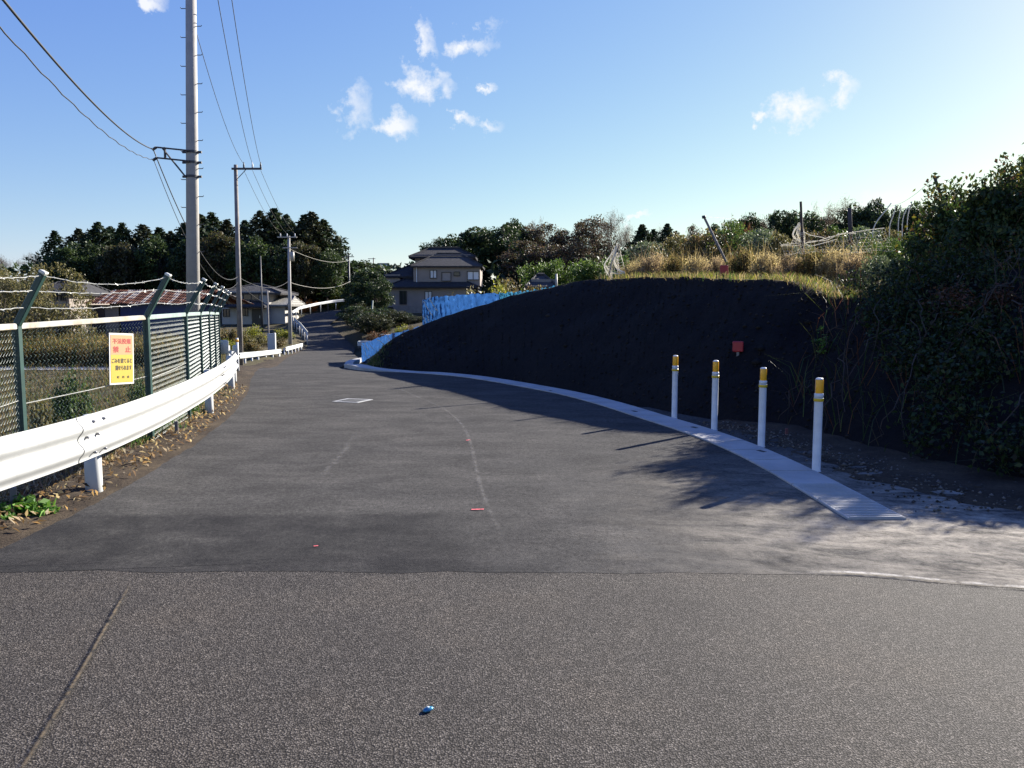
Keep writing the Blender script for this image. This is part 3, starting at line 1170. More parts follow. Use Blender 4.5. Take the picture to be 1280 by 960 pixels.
for i in range(len(FP) - 1):
    a, b = FP[i], FP[i + 1]
    d = (b - a); L = np.linalg.norm(d); d /= L
    # rail
    mb = MB()
    za, zb = FZ[i] + FH, FZ[i + 1] + FH
    pa, pb = Vector((a[0] + d[0] * .034, a[1] + d[1] * .034, za - .03)), Vector((b[0] - d[0] * .034, b[1] - d[1] * .034, zb - .03))
    ax = pb - pa
    M = Matrix.Translation((pa + pb) / 2) @ Matrix.Rotation(math.atan2(d[1], d[0]), 4, 'Z') @ Matrix.Rotation(-math.atan2(ax.z, math.hypot(ax.x, ax.y)), 4, 'Y')
    mb.box((0, 0, 0), (ax.length, .045, .055), M=M, bev=.006)
    shift(mb, OFF).build('top_rail', RAILM if i < 2 else RAILG, t)
    # chain link mesh: zigzag wires (triangular tubes)
    pitch, dv = .056, .030
    nv = int((FH - .12) / dv)
    nx = int((L - .06) / pitch)
    V, F = [], []
    r = .0030
    for k in range(nx + 1):
        x0 = .03 + k * pitch
        pts = []
        for s in range(nv + 1):
            x = min(max(x0 + (pitch * .5 if s % 2 else -pitch * .5) * 1.02, .03), L - .03)
            zb_ = (FZ[i] * (1 - x / L) + FZ[i + 1] * (x / L)) + .06
            pts.append((x, zb_ + s * dv, .003 if s % 2 else -.003))
        o = len(V)
        for s, (x, z, w) in enumerate(pts):
            for ang in (90, 210, 330):
                cx_, cy_ = r * math.cos(R(ang)), r * math.sin(R(ang))
                px_, py_ = a + d * (x + cx_ * .7)
                V.append((px_ - d[1] * (w + cy_) + OFF[0], py_ + d[0] * (w + cy_) + OFF[1], z + cx_ * .7))
        for s in range(len(pts) - 1):
            for e_ in range(3):
                f2 = (e_ + 1) % 3
                F.append((o + s * 3 + e_, o + s * 3 + f2, o + s * 3 + 3 + f2, o + s * 3 + 3 + e_))
    link('mesh_panel', np_mesh('mesh_panel', V, F, WIRE_GREEN), t)
    # mid tension wire
    mb = MB()
    mb.tube([(a[0], a[1], FZ[i] + .80), ((a[0] + b[0]) / 2, (a[1] + b[1]) / 2, (FZ[i] + FZ[i + 1]) / 2 + .81), (b[0], b[1], FZ[i + 1] + .84)], .004, 5)
    shift(mb, OFF).build('tension_wire', GALV, t)
for fr in (.36, .68, .97):
    mb = MB()
    path = []
    for i in range(len(FP) - 1):
        (b0_, t0_), (b1_, t1_) = arm_tips[i], arm_tips[i + 1]
        pa, pb = b0_.lerp(t0_, fr), b1_.lerp(t1_, fr)
        n = 26
        for k in range(n):
            s = k / n
            q = pa.lerp(pb, s) - Vector((0, 0, (.07 if fr > .9 else .03) * 4 * s * (1 - s) * (1.2 if i == 1 else .7)))
            q += Vector((random.uniform(-1, 1), random.uniform(-1, 1), random.uniform(-1, 1))) * .005
            path.append(q)
    path.append(arm_tips[-1][0].lerp(arm_tips[-1][1], fr))
    mb.tube(path, .0034, 5)
    for k in range(2, len(path) - 1, 2):
        for s in range(2):
            v_ = Vector((random.uniform(-1, 1), random.uniform(-1, 1), random.uniform(-1, 1))).normalized() * .018
            mb.tube([path[k] - v_, path[k] + v_], .0022, 3)
    shift(mb, OFF).build('barbed_wire', GALV, t)

# sign on the fence
SIGN_BASE = plain('sign_white', (.46, .46, .45), .6, .04, 8)
SIGN_Y = plain('sign_yellow', (.40, .275, .008), .6, .06, 8)
SIGN_P = plain('sign_faded_salmon', (.42, .20, .085), .6, .06, 8)
SIGN_RED = plain('sign_red', (.30, .012, .008), .6, .15, 12)
SIGN_DARK = plain('sign_brown_black', (.022, .016, .005), .6, .2, 12)
a, b = FP[1], FP[2]
d = (b - a) / np.linalg.norm(b - a)
c3 = None
# sign centre where the pixel ray meets the fence plane
ry = ray(149, 448.5)
nrm = np.array([d[1], -d[0]])
tpar = (a @ nrm) / (ry[0] * nrm[0] + ry[1] * nrm[1])
sc = np.array([ry[0] * tpar, ry[1] * tpar, CAM_H + ry[2] * tpar])
t = thing('warning_sign', 'yellow notice with red and black writing tied to the chain-link fence', 'sign', (sc[0] + nrm[0] * .03, sc[1] + nrm[1] * .03, sc[2]), math.atan2(d[1], d[0]))
t.rotation_euler = (0, R(3.0), math.atan2(d[1], d[0]))
depth = sc[1]
hh = 64 / 1000 * depth * 1.0
cosf = abs(d[0] * 1.0)
view = np.array([sc[0], sc[1]]) / np.linalg.norm(sc[:2])
vis = abs(view @ nrm)
ww = 27 / 1000 * np.linalg.norm(sc[:2]) / max(vis, .2) * .92
mb = MB(); mb.box((0, 0, 0), (ww, .004, hh), bev=.0015); mb.build('board', SIGN_BASE, t)
mb = MB(); mb.box((0, -.0035, -.19 * hh), (ww * .90, .002, hh * .54)); mb.build('yellow_panel', SIGN_Y, t)
mb = MB(); mb.box((0, -.0035, .272 * hh), (ww * .90, .002, hh * .384)); mb.build('salmon_panel', SIGN_P, t)


def text(body, size_w, size_h, x, z, mat, parent, bold=.0):
    cu = bpy.data.curves.new('lettering', 'FONT')
    cu.body = body
    cu.align_x = 'CENTER'; cu.align_y = 'CENTER'
    cu.size = 1.0
    cu.offset = bold
    cu.extrude = .0
    tmp = bpy.data.objects.new('tmp_lettering', cu)
    COL.objects.link(tmp)
    dg = bpy.context.evaluated_depsgraph_get(); dg.update()
    me = bpy.data.meshes.new_from_object(tmp.evaluated_get(dg))
    bpy.data.objects.remove(tmp)
    co = np.zeros(len(me.vertices) * 3, dtype=np.float32)
    me.vertices.foreach_get('co', co)
    co = co.reshape(-1, 3)
    if len(co) == 0:
        return None
    mn, mx = co.min(0), co.max(0)
    cx_, cy_ = (mn + mx)[:2] / 2
    out = np.zeros_like(co)
    out[:, 0] = x + (co[:, 0] - cx_) * size_w / (mx[0] - mn[0])
    out[:, 2] = z + (co[:, 1] - cy_) * size_h / (mx[1] - mn[1])
    out[:, 1] = -.0062
    fs_ = [tuple(p_.vertices) for p_ in me.polygons]
    mb = MB()
    bw = size_h * .045
    for k, (dx, dz) in enumerate(((0, 0), (bw, 0), (-bw, 0), (0, bw * .6), (0, -bw * .6))):
        mb.add([(q[0] + dx, q[1] - .00015 * k, q[2] + dz) for q in out], fs_)
    return mb.build('lettering', mat, parent)


text('不法投棄', ww * .74, hh * .10, 0, hh * .345, SIGN_RED, t, .0)
text('禁　止', ww * .72, hh * .115, 0, hh * .185, SIGN_RED, t, .0)
text('ごみを捨てると', ww * .82, hh * .09, 0, hh * -.035, SIGN_DARK, t, .0)
text('罰せられます', ww * .66, hh * .09, ww * .06, hh * -.175, SIGN_DARK, t, .0)
text('町　内　会', ww * .50, hh * .05, ww * .04, hh * -.355, SIGN_DARK, t, .0)

# ------------------------------------------------------------------ utility poles and wires


def pole_base(px, py, Y):
    return P(px, py, Y)


P1b = np.array([(239.5 - 640) / 1000 * 20, 20, -.9])
t = thing('utility_pole', 'thick pale concrete utility pole with climbing pegs behind the fence', 'utility pole', P1b)
P1H = 13.2
lean = np.array([-.06, 0])


def p1(z):
    return np.array([.30 * z / 10, 0, z])


mb = MB(); mb.tube([p1(-.5), p1(P1H)], [.178, .105], 24); mb.build('shaft', CONC_POLE, t, True)
for k in range(14):
    z = 1.9 + k * .82 / 1.0 * .82
    rr = .178 - (.073 * z / P1H)
    for sg, dz in ((1, 0), (-1, .41)):
        mb = MB(); q = p1(z + dz + 2.0)
        if q[2] > P1H - .2:
            continue
        mb.tube([(q[0] + sg * (rr - .02), q[1], q[2]), (q[0] + sg * (rr + .10), q[1], q[2]), (q[0] + sg * (rr + .115), q[1], q[2] + .025)], .010, 6)
        mb.build('climbing_peg', DARK_STEEL, t)
zb1 = P(200, 186, 20)[2] - P1b[2]
zb2 = P(200, 199, 20)[2] - P1b[2]
mb = MB()
xl = P(200, 188, 20)[0] - P1b[0]
for z in (zb1, zb2):
    mb.tube([(.18, -.19, z - .08), (0, -.19, z - .06), (xl, -.19, z)], .02, 8)
    mb.tube([(xl, -.19, z), (xl - .1, -.19, z - .06)], .035, 8)
mb.tube([(xl + .2, -.19, zb1), (xl + .2, -.19, zb2)], .03, 6)
mb.tube([(xl + .14, -.19, zb1 - .02), (p1(zb2)[0] - .12, -.12, zb2 - .45)], .02, 6)
mb.build('bracket', DARK_STEEL, t)
for z in (zb1 - .08, zb2 - .08, zb2 - .42):
    mb = MB(); q = p1(z)
    mb.lathe((q[0], 0, z), [(.152, -.03), (.156, -.03), (.156, .03), (.152, .03)], 24)
    for sg in (1, -1):
        mb.box((q[0] + sg * .19, 0, z), (.09, .05, .05))
    mb.build('clamp_band', DARK_STEEL, t)

# pole 2
P2b = P(301, 460, 38)
h2 = P(294.5, 206, 38)
t2 = thing('utility_pole', 'slim weathered utility pole with one crossarm, second along the road', 'utility pole', P2b)
ax2 = h2 - P2b
mb = MB(); mb.tube([-ax2 * .05, ax2], [.135, .085], 14); mb.build('shaft', WOOD_POLE, t2, True)
zc = ax2[2] - .2
cx0, cx1 = ax2[0] - .15, ax2[0] + 1.25
mb = MB(); mb.box(((cx0 + cx1) / 2, -.12, zc), (cx1 - cx0, .09, .09), bev=.01)
mb.tube([(ax2[0] + .55, -.12, zc), (ax2[0] + .05, -.1, zc - .5)], .018, 6)
mb.build('crossarm', DARK_STEEL, t2)
ins2 = []
for dx in (.42, .82, 1.2):
    mb = MB()
    mb.lathe((ax2[0] + dx, -.12, zc), [(.02, .04), (.05, .08), (.03, .12), (.05, .16), (.03, .2), (.02, .3)], 10)
    mb.build('insulator', WHITE_PLASTIC if dx == .82 else DARK_STEEL, t2, True)
    ins2.append(P2b + np.array([ax2[0] + dx, -.12, zc + .22]))

# pole 3
P3b = P(363, 441, 62)
h3 = P(361, 295, 62)
t3 = thing('utility_pole', 'utility pole rising from the shortest guardrail piece in front of cedars', 'utility pole', P3b)
ax3 = h3 - P3b
mb = MB(); mb.tube([-ax3 * .05, ax3], [.16, .10], 14); mb.build('shaft', CONC_POLE, t3, True)
mb = MB(); mb.box((ax3[0] - .1, -.12, ax3[2] - .1), (1.5, .09, .09), bev=.01); mb.box((ax3[0] + .1, -.12, ax3[2] - .9), (1.1, .08, .08), bev=.01); mb.build('crossarm', CABLE_PALE, t3)
ins3 = []
for dx in (-.6, -.1, .5):
    mb = MB(); mb.lathe((ax3[0] + dx, -.12, ax3[2] - .1), [(.02, .04), (.05, .08), (.03, .14), (.05, .2), (.02, .28)], 8); mb.build('insulator', WHITE_PLASTIC, t3, True)
    ins3.append(P3b + np.array([ax3[0] + dx, -.12, ax3[2] + .15]))
mb = MB(); mb.tube([(ax3[0] + .25, -.1, ax3[2] - 1.9), (ax3[0] + .25, -.1, ax3[2] - 1.2)], .16, 12); mb.build('transformer', CABLE_PALE, t3, True)

# thin poles
t4 = thing('steel_pole', 'thin dark steel pole in front of the white-walled house', 'pole', P(328, 405, 80))
mb = MB(); mb.tube([(0, 0, -1), (0, 0, P(328, 320, 80)[2] - P(328, 405, 80)[2])], [.09, .06], 10); mb.build('shaft', DARK_STEEL, t4, True)
t5 = thing('meter_pole', 'short pole with a grey meter box by the roadside shrubs', 'pole', P(336.5, 447, 48))
mb = MB(); mb.tube([(0, 0, -1), (0, 0, 4.0)], [.06, .045], 10); mb.build('shaft', WOOD_POLE, t5, True)
mb = MB(); mb.box((.18, .0, .95), (.46, .2, 1.0), bev=.02); mb.box((.36, -.02, .95), (.12, .24, 1.06), bev=.02); mb.build('meter_box', WHITE_PAINT, t5)
t6 = thing('utility_pole', 'far dark utility pole beside the crest of the climbing road', 'utility pole', P(437, 384, 108))
mb = MB(); mb.tube([(0, 0, -1.5), (0, 0, 6.9)], [.15, .11], 10); mb.build('shaft', DARK_STEEL, t6, True)
mb = MB(); mb.box((.0, -.15, 6.7), (1.5, .1, .1)); mb.build('crossarm', DARK_STEEL, t6)
t7 = thing('utility_pole', 'tiny utility pole on the skyline beside the pale green roof', 'utility pole', P(467, 333, 150))
mb = MB(); mb.tube([(0, 0, -5), (0, 0, 1.6)], [.13, .1], 8); mb.build('shaft', DARK_STEEL, t7, True)
mb = MB(); mb.box((-.3, -.15, 1.4), (1.4, .1, .1)); mb.build('crossarm', DARK_STEEL, t7)


def wire(label, a, b, sag, r=.012, mat=CABLE, n=24, group=None, wob=0.0):
    a, b = Vector(a), Vector(b)
    t_ = []
    for i in range(n + 1):
        s = i / n
        q = a.lerp(b, s)
        q.z -= 4 * sag * s * (1 - s)
        if wob:
            q.z += wob * math.sin(i * 1.9) * (1 if 0 < i < n else 0)
        t_.append(q)
    mb = MB(); mb.tube(t_, r, 5)
    o = mb.build('overhead_wire', mat, None, True)
    return tag(o, label, 'wire', group)


WG = 'overhead lines strung along the utility poles'
br1 = P1b + np.array([xl - .08, -.19, zb1 - .05])
br2 = P1b + np.array([xl - .08, -.19, zb2 - .05])
wire('thick black cable running from the upper pole bracket to the top left', br1, P(-40, -55, 6.5), .25, .014, n=30, group=WG)
wire('wavy thinner cable running from the lower pole bracket to the left', br2, P(-60, -35, 6.5), .30, .008, n=40, group=WG, wob=.012)
at2a = P2b + np.array([ax2[0] * .45, -.1, P(297, 346, 38)[2] - P2b[2]])
at2b = P2b + np.array([ax2[0] * .43, -.1, P(297, 353, 38)[2] - P2b[2]])
wire('black cable sagging from the upper bracket to the second pole', br1, at2a, 1.15, .014, n=30, group=WG)
wire('thin cable sagging from the lower bracket to the second pole', br2, at2b, 1.35, .009, n=30, group=WG)
top1 = P1b + p1(P(243, 40, 20)[2] - P1b[2]) + np.array([.12, 0, 0])
wire('thin line leaving the concrete pole side for the crossarm, left of three', top1, ins2[0], .45, .009, group=WG)
wire('thin line dropping to the middle insulator of the crossarm', P(262, -60, 18), ins2[1], .5, .010, group=WG)
wire('thin line dropping to the outer insulator of the crossarm', P(281, -60, 18), ins2[2], .5, .010, group=WG)
for k, nm in enumerate(('left', 'middle', 'right')):
    wire(f'thin {nm} line of three between the second and third poles', ins2[k] - np.array([0, 0, .3]), ins3[k], .35, .010, group=WG)
wire('cable from the second pole to the roadside pole before the cedars', at2a, P3b + np.array([0, -.15, P(362, 352, 62)[2] - P3b[2]]), .5, .014, group=WG)
wire('service line sloping from the second pole to the white-walled house', at2b, P(346, 378, 88), .5, .012, group=WG)
wire('sunlit upper line from the roadside pole to the far dark pole', P3b + np.array([.2, -.1, ax3[2] - 1.0]), P(437, 325, 108), .6, .014, CABLE_PALE, group=WG)  # pale colour carries the sun glint, here and on the next line
wire('sunlit sagging lower line from the roadside pole towards the far pole', P3b + np.array([.1, -.1, P(363, 353, 62)[2] - P3b[2]]), P(446, 346, 108), .9, .016, CABLE_PALE, group=WG)

# ------------------------------------------------------------------ houses


def gable_roof(mb, x0, x1, y0, y1, ze, zrid, over=.5, th=.15, axis_='x', hip=0.0, mi=0):
    """roof with ridge along x, hip inset; solid thickness"""
    xa, xb, ya, yb = x0 - over, x1 + over, y0 - over, y1 + over
    ym = (ya + yb) / 2
    top = [(xa, ya, ze), (xb, ya, ze), (xb, yb, ze), (xa, yb, ze), (xa + hip, ym, zrid), (xb - hip, ym, zrid)]
    if axis_ == 'y':
        xm = (xa + xb) / 2
        top = [(xa, ya, ze), (xb, ya, ze), (xb, yb, ze), (xa, yb, ze), (xm, ya + hip, zrid), (xm, yb - hip, zrid)]
        fs = [(0, 4, 5, 3), (1, 2, 5, 4), (0, 1, 4), (2, 3, 5)]
    else:
        fs = [(0, 1, 5, 4), (2, 3, 4, 5), (3, 0, 4), (1, 2, 5)]
    bot = [(p_[0], p_[1], p_[2] - th) for p_ in top]
    vs = top + bot
    F = list(fs) + [tuple(i + 6 for i in reversed(f)) for f in fs]
    for a_, b_ in ((0, 1), (1, 2), (2, 3), (3, 0)):
        F.append((b_, a_, a_ + 6, b_ + 6))
    mb.add(vs, F, mi)
    # ridge cap
    mb.tube([Vector(top[4]) + Vector((0, 0, .05)), Vector(top[5]) + Vector((0, 0, .05))], .13, 6, mi)
    if hip > 0 and axis_ == 'x':
        for c, r_ in ((0, 4), (3, 4), (1, 5), (2, 5)):
            mb.tube([Vector(top[c]) + Vector((0, 0, .03)), Vector(top[r_]) + Vector((0, 0, .03))], .09, 5, mi)


def window(parent, x, z, w, h, y, curtain=False, pane_mat=None, fm=None, sliding=True):
    mb = MB(); f = .07
    for sx_ in (-1, 1):
        mb.box((x + sx_ * (w / 2 - f / 2), y - .05, z), (f, .12, h))
    for sz in (-1, 1):
        mb.box((x, y - .05, z + sz * (h / 2 - f / 2)), (w - 2 * f, .118, f))
    if sliding:
        mb.box((x, y - .045, z), (f, .10, h - 2 * f))
    o = mb.build('window', fm or FRAME_DARK, parent)
    mb = MB(); mb.box((x, y - .02, z), (w - 2 * f, .02, h - 2 * f)); mb.build('pane', pane_mat or (CURTAIN if curtain else GLASS), o)
    return o


# centre house, Y = 100 front of the upper storey
HY = 100.0
hb = P(540, 384, HY)
t = thing('house', 'two-storey beige house with stacked dark tiled roofs on the rise', 'house', hb)


def L(px, py, Y=HY):
    q = P(px, py, Y) - hb
    return q


def wallbox(mb, pxl, pxr, pyt, pyb, Yf, depth, mi=0):
    a_, b_ = L(pxl, pyb, Yf), L(pxr, pyt, Yf)
    mb.box(((a_[0] + b_[0]) / 2, Yf - HY + depth / 2, (a_[2] + b_[2]) / 2), (b_[0] - a_[0], depth, b_[2] - a_[2]), mi=mi)


mb = MB()
wallbox(mb, 517, 600, 333, 357, 100, 8)
wallbox(mb, 484, 590, 359, 384, 99.0, 8.6)
wallbox(mb, 519, 589, 318, 336, 103, 5)
wallbox(mb, 480, 500, 343, 362, 101, 6)
mb.build('wall', PLASTER, t)
mb = MB(); wallbox(mb, 492, 606, 382.5, 408, 97.6, 10.5); mb.build('foundation', STONE_WALL, t)
mb = MB()
q0, q1 = L(517, 333), L(600, 333)
gable_roof(mb, q0[0], q1[0], 0, 7, q0[2] + .05, L(550, 320)[2] + .5, .35, .2, hip=3.0)
mb.build('roof', TILE_GREY, t)
mb = MB()
q0, q1 = L(520, 322, 104), L(588, 322, 104)
gable_roof(mb, q0[0], q1[0], 3.2, 8.0, q0[2] + .05, L(550, 310.5, 106)[2], .75, .25, hip=2.4)
mb.build('roof', TILE, t)
mb = MB()
q0, q1 = L(486, 359, 99), L(594, 359, 99)
gable_roof(mb, q0[0], q1[0], -1.2, 3.0, q0[2] + .05, L(540, 352, 100)[2] + .35, .4, .2, hip=2.2)
mb.build('roof', TILE, t)
mb = MB()
q0, q1 = L(484, 345, 102), L(517, 345, 102)
gable_roof(mb, q0[0] , q1[0] + 3.5, 1.2, 7, L(484, 346, 102)[2], L(515, 329, 102)[2], .4, .2, hip=3.4)
mb.build('roof', TILE, t)


def win_px(x0, x1, y0, y1, Yf, **kw):
    a_, b_ = L(x0, y1, Yf), L(x1, y0, Yf)
    return window(t, (a_[0] + b_[0]) / 2, (a_[2] + b_[2]) / 2, b_[0] - a_[0], b_[2] - a_[2], Yf - HY, **kw)


win_px(537.5, 546, 337.5, 348, 100, curtain=True)
win_px(552, 564, 340, 351.5, 100, pane_mat=SHUTTER, sliding=False)
win_px(567, 575, 339.5, 345, 100, sliding=False)
win_px(584, 599, 339, 350, 100, curtain=True)
win_px(499.5, 508.5, 363.5, 380.5, 99.0)
win_px(531, 540, 364, 375, 99.0, curtain=True)
mb = MB(); q = L(521, 357); mb.tube([(q[0], -.08, q[2]), (q[0], -.08, L(521, 334)[2])], .05, 8); mb.build('downpipe', WHITE_PLASTIC, t)

# left house
LY = 92.0
hb = P(312, 405, LY)
t = thing('house', 'white-walled two-storey house with sunlit gable roof edge left of the road', 'house', hb)
HY = LY
mb = MB(); wallbox(mb, 278, 336, 364, 408, 92, 7); wallbox(mb, 330, 356, 380, 408, 92.6, 6); mb.build('wall', PLASTER_PALE, t)
mb = MB(); q0, q1 = L(272, 366.5, 92), L(346, 366.5, 92)
gable_roof(mb, q0[0], q1[0], .3, 7, L(300, 366, 91.8)[2], L(312, 355.5, 95)[2], .5, .2, hip=3.4)
mb.build('roof', TILE_GREY, t)
mb = MB(); q0, q1 = L(332, 381, 92), L(356, 381, 92)
gable_roof(mb, q0[0], q1[0], .6, 6.6, q0[2] + .02, L(340, 371, 95)[2], .6, .2, axis_='x', hip=.4)
mb.build('roof', TILE_SUNLIT, t)
mb = MB(); q0, q1 = L(284, 383, 91), L(330, 383, 91)
gable_roof(mb, q0[0], q1[0], -1.4, .8, q0[2], L(305, 377.5, 92)[2], .2, .15, hip=.8)
mb.build('porch_roof', TILE, t)
for a_ in ((277, 290, 366.5, 375, {}), (304, 324, 366.5, 375, {}), (279, 287, 386, 396, {}), (303, 310, 385, 395, {})):
    win_px(a_[0], a_[1], a_[2], a_[3], 92)
mb = MB(); wallbox(mb, 315, 326, 386, 405, 91.9, .15); d_ = mb.build('door', FRAME_DARK, t)
mb = MB(); q = L(325, 396, 91.85); mb.box((q[0], q[1] - .03, q[2]), (.06, .08, .3)); mb.build('handle', GALV, d_)

# rusty roofed shed
HY = 46.0
hb = P(170, 443, HY)
t = thing('shed', 'long low shed with rust-striped corrugated roof and blue sheeted side', 'shed', hb, 0)
mb = MB(); wallbox(mb, 112, 117, 381, 446, 46, 4); wallbox(mb, 130, 150, 381, 446, 46, 4); wallbox(mb, 117, 130, 381, 446, 48.5, .1); mb.build('wall', PLASTER, t)
mb = MB(); wallbox(mb, 116.5, 130, 383, 442, 45.95, .06); mb.build('door', WOOD_DARK, t)
mb = MB(); wallbox(mb, 151, 236, 380.5, 446, 46.0, 4); mb.build('sheeted_wall', BLUE_SHEET_WALL, t)
mb = MB()
rows = []
q0, q1 = L(104, 379.5, 45.6), L(240, 379.5, 45.6)
for y_, z_ in ((-.45, q0[2]), (1.6, L(104, 362.5, 47.6)[2]), (4.4, q0[2])):
    row = []
    n = 170
    for k in range(n + 1):
        x = q0[0] + (q1[0] - q0[0]) * k / n
        # sheets lie slightly askew: bands lean
        row.append((x + (y_ + .45) * .42, y_, z_ + .025 * math.sin(x * 2 * math.pi / .16)))
    rows.append(row)
mb.grid(rows)
mb.build('roof', RUSTY, t)

# small house behind the olive shrub
HY = 60.0
hb = P(60, 400, HY)
t = thing('house', 'small white house with dark gable half hidden behind the olive shrub', 'house', hb)
mb = MB(); wallbox(mb, 44, 86, 364, 430, 60, 6); mb.build('wall', PLASTER, t)
mb = MB(); q0, q1 = L(44, 366, 60), L(86, 366, 60); gable_roof(mb, q0[0], q1[0], 0, 6, q0[2], L(40, 352, 63)[2], .4, .2, hip=.8); mb.build('roof', TILE, t)
for a_ in ((50, 58, 368, 376), (64, 72, 368, 376), (76, 82, 368, 376)):
    win_px(*a_, 60)

# grey-roofed shed at the right, above the tarpaulin
HY = 58.0
hb = P(680, 362, HY)
t = thing('shed', 'grey-roofed shed beyond the tarpaulin below the bamboo', 'shed', hb)
mb = MB(); wallbox(mb, 664, 694, 349, 368, 58.6, 3); mb.build('wall', STONE_WALL, t)
mb = MB(); q0, q1 = L(662, 357, 58), L(692, 357, 58); gable_roof(mb, q0[0], q1[0], 0, 4, L(660, 358, 58)[2], L(670, 344, 60)[2], .3, .1, hip=.9); mb.build('roof', TILE_GREY, t)
t = thing('stake', 'pale wooden stake beside the grey shed roof', 'stake', P(696, 358, 40))
mb = MB(); mb.tube([(0, 0, -.5), (-.03, 0, .62)], [.06, .05], 8); mb.build('shaft', CABLE_PALE, t, True)

# far pale green roof
HY = 150.0
hb = P(476, 345, HY)
t = thing('house', 'distant house with pale green roof on the skyline left of the beige house', 'house', hb)
mb = MB(); wallbox(mb, 466, 486, 335, 350, 150, 6); mb.build('wall', PLASTER_PALE, t)
mb = MB(); q0, q1 = L(466, 336, 150), L(486, 336, 150); gable_roof(mb, q0[0], q1[0], 0, 6, q0[2], L(470, 330, 153)[2], .4, .2, hip=.8); mb.build('roof', TILE_GREEN, t)
# ------------------------------------------------------------------ vegetation
from mathutils.bvhtree import BVHTree
BVH = BVHTree.FromPolygons([tuple(map(float, v)) for v in vs], fs0 + fs1) if False else BVHTree.FromPolygons([tuple(map(float, q)) for r_ in ROWS_BANK for q in r_], fs0 + fs1)


def ground_at(x, y):
    h = BVH.ray_cast(Vector((x, y, 60)), Vector((0, 0, -1)))
    g_ = zground(x, y)
    return max(g_, h[0].z) if h[0] is not None else g_


def hit_bank(px, py):
    h = BVH.ray_cast(Vector((0, 0, CAM_H)), Vector(ray(px, py)))
    return h[0]


PAL = {
    'cedar': [(.020, .038, .020), (.028, .050, .022), (.040, .062, .026), (.030, .040, .020)],
    'cedar_brown': [(.035, .042, .022), (.05, .05, .024), (.028, .04, .02)],
    'evergreen': [(.024, .045, .020), (.036, .06, .022), (.05, .075, .026), (.03, .05, .03)],
    'evergreen_light': [(.045, .075, .028), (.06, .09, .03), (.035, .06, .025)],
    'evergreen_brown': [(.06, .06, .03), (.05, .065, .028), (.075, .065, .035)],
    'purple': [(.10, .07, .055), (.085, .06, .055), (.12, .085, .05), (.065, .07, .04), (.05, .06, .035)],
    'twig': [(.13, .105, .085), (.10, .08, .07)],
    'olive': [(.13, .125, .05), (.17, .155, .075), (.10, .10, .04), (.22, .19, .10)],
    'bamboo': [(.09, .15, .035), (.12, .18, .045), (.06, .11, .03)],
    'tan': [(.42, .35, .21), (.34, .27, .16), (.50, .43, .28), (.24, .19, .11)],
    'pinktan': [(.36, .28, .20), (.28, .21, .15), (.44, .36, .26), (.19, .145, .105)],
    'green': [(.06, .11, .03), (.09, .15, .04), (.05, .085, .025), (.12, .16, .05)],
    'greygreen': [(.11, .15, .10), (.15, .19, .13), (.08, .11, .06)],
    'weedmix': [(.12, .11, .045), (.18, .14, .06), (.07, .09, .03), (.26, .19, .09), (.10, .07, .045)],
    'orange': [(.42, .16, .03), (.36, .12, .03), (.30, .14, .05)],
    'yellowgreen': [(.20, .22, .03), (.28, .26, .04), (.14, .18, .03)],
    'redbrown': [(.12, .05, .03), (.09, .045, .03), (.15, .08, .045), (.06, .05, .025)],
    'vine': [(.024, .05, .018), (.04, .075, .022), (.055, .09, .028), (.035, .05, .025), (.08, .10, .03)],
    'vine_gold': [(.04, .07, .022), (.06, .09, .025), (.15, .14, .03), (.09, .05, .03), (.05, .075, .025), (.035, .06, .02)],
    'lush': [(.09, .20, .03), (.14, .28, .05), (.06, .14, .025)],
    'drygrass': [(.20, .16, .085), (.27, .21, .12), (.14, .11, .06), (.10, .10, .045), (.33, .27, .17)],
    'fieldgrass': [(.11, .095, .05), (.15, .12, .065), (.075, .075, .035), (.06, .085, .03), (.20, .155, .09)],
    'litter': [(.30, .20, .11), (.22, .14, .08), (.40, .31, .20), (.15, .10, .06), (.45, .38, .27)],
}


def rot2(v, a):
    return np.array([v[0] * math.cos(a) - v[1] * math.sin(a), v[0] * math.sin(a) + v[1] * math.cos(a)])


def limb(mb, p0, p1, r0, r1, n=6, seg=4, wob=.06):
    p0, p1 = Vector(p0), Vector(p1)
    Lh = (p1 - p0).length
    pts = []
    for i in range(seg + 1):
        s = i / seg
        q = p0.lerp(p1, s)
        if 0 < i:
            q += Vector((random.uniform(-1, 1), random.uniform(-1, 1), random.uniform(-.5, .5))) * wob * Lh * (1 if i < seg else .3)
        pts.append(q)
    mb.tube(pts, [r0 + (r1 - r0) * i / seg for i in range(seg + 1)], n)
    return pts


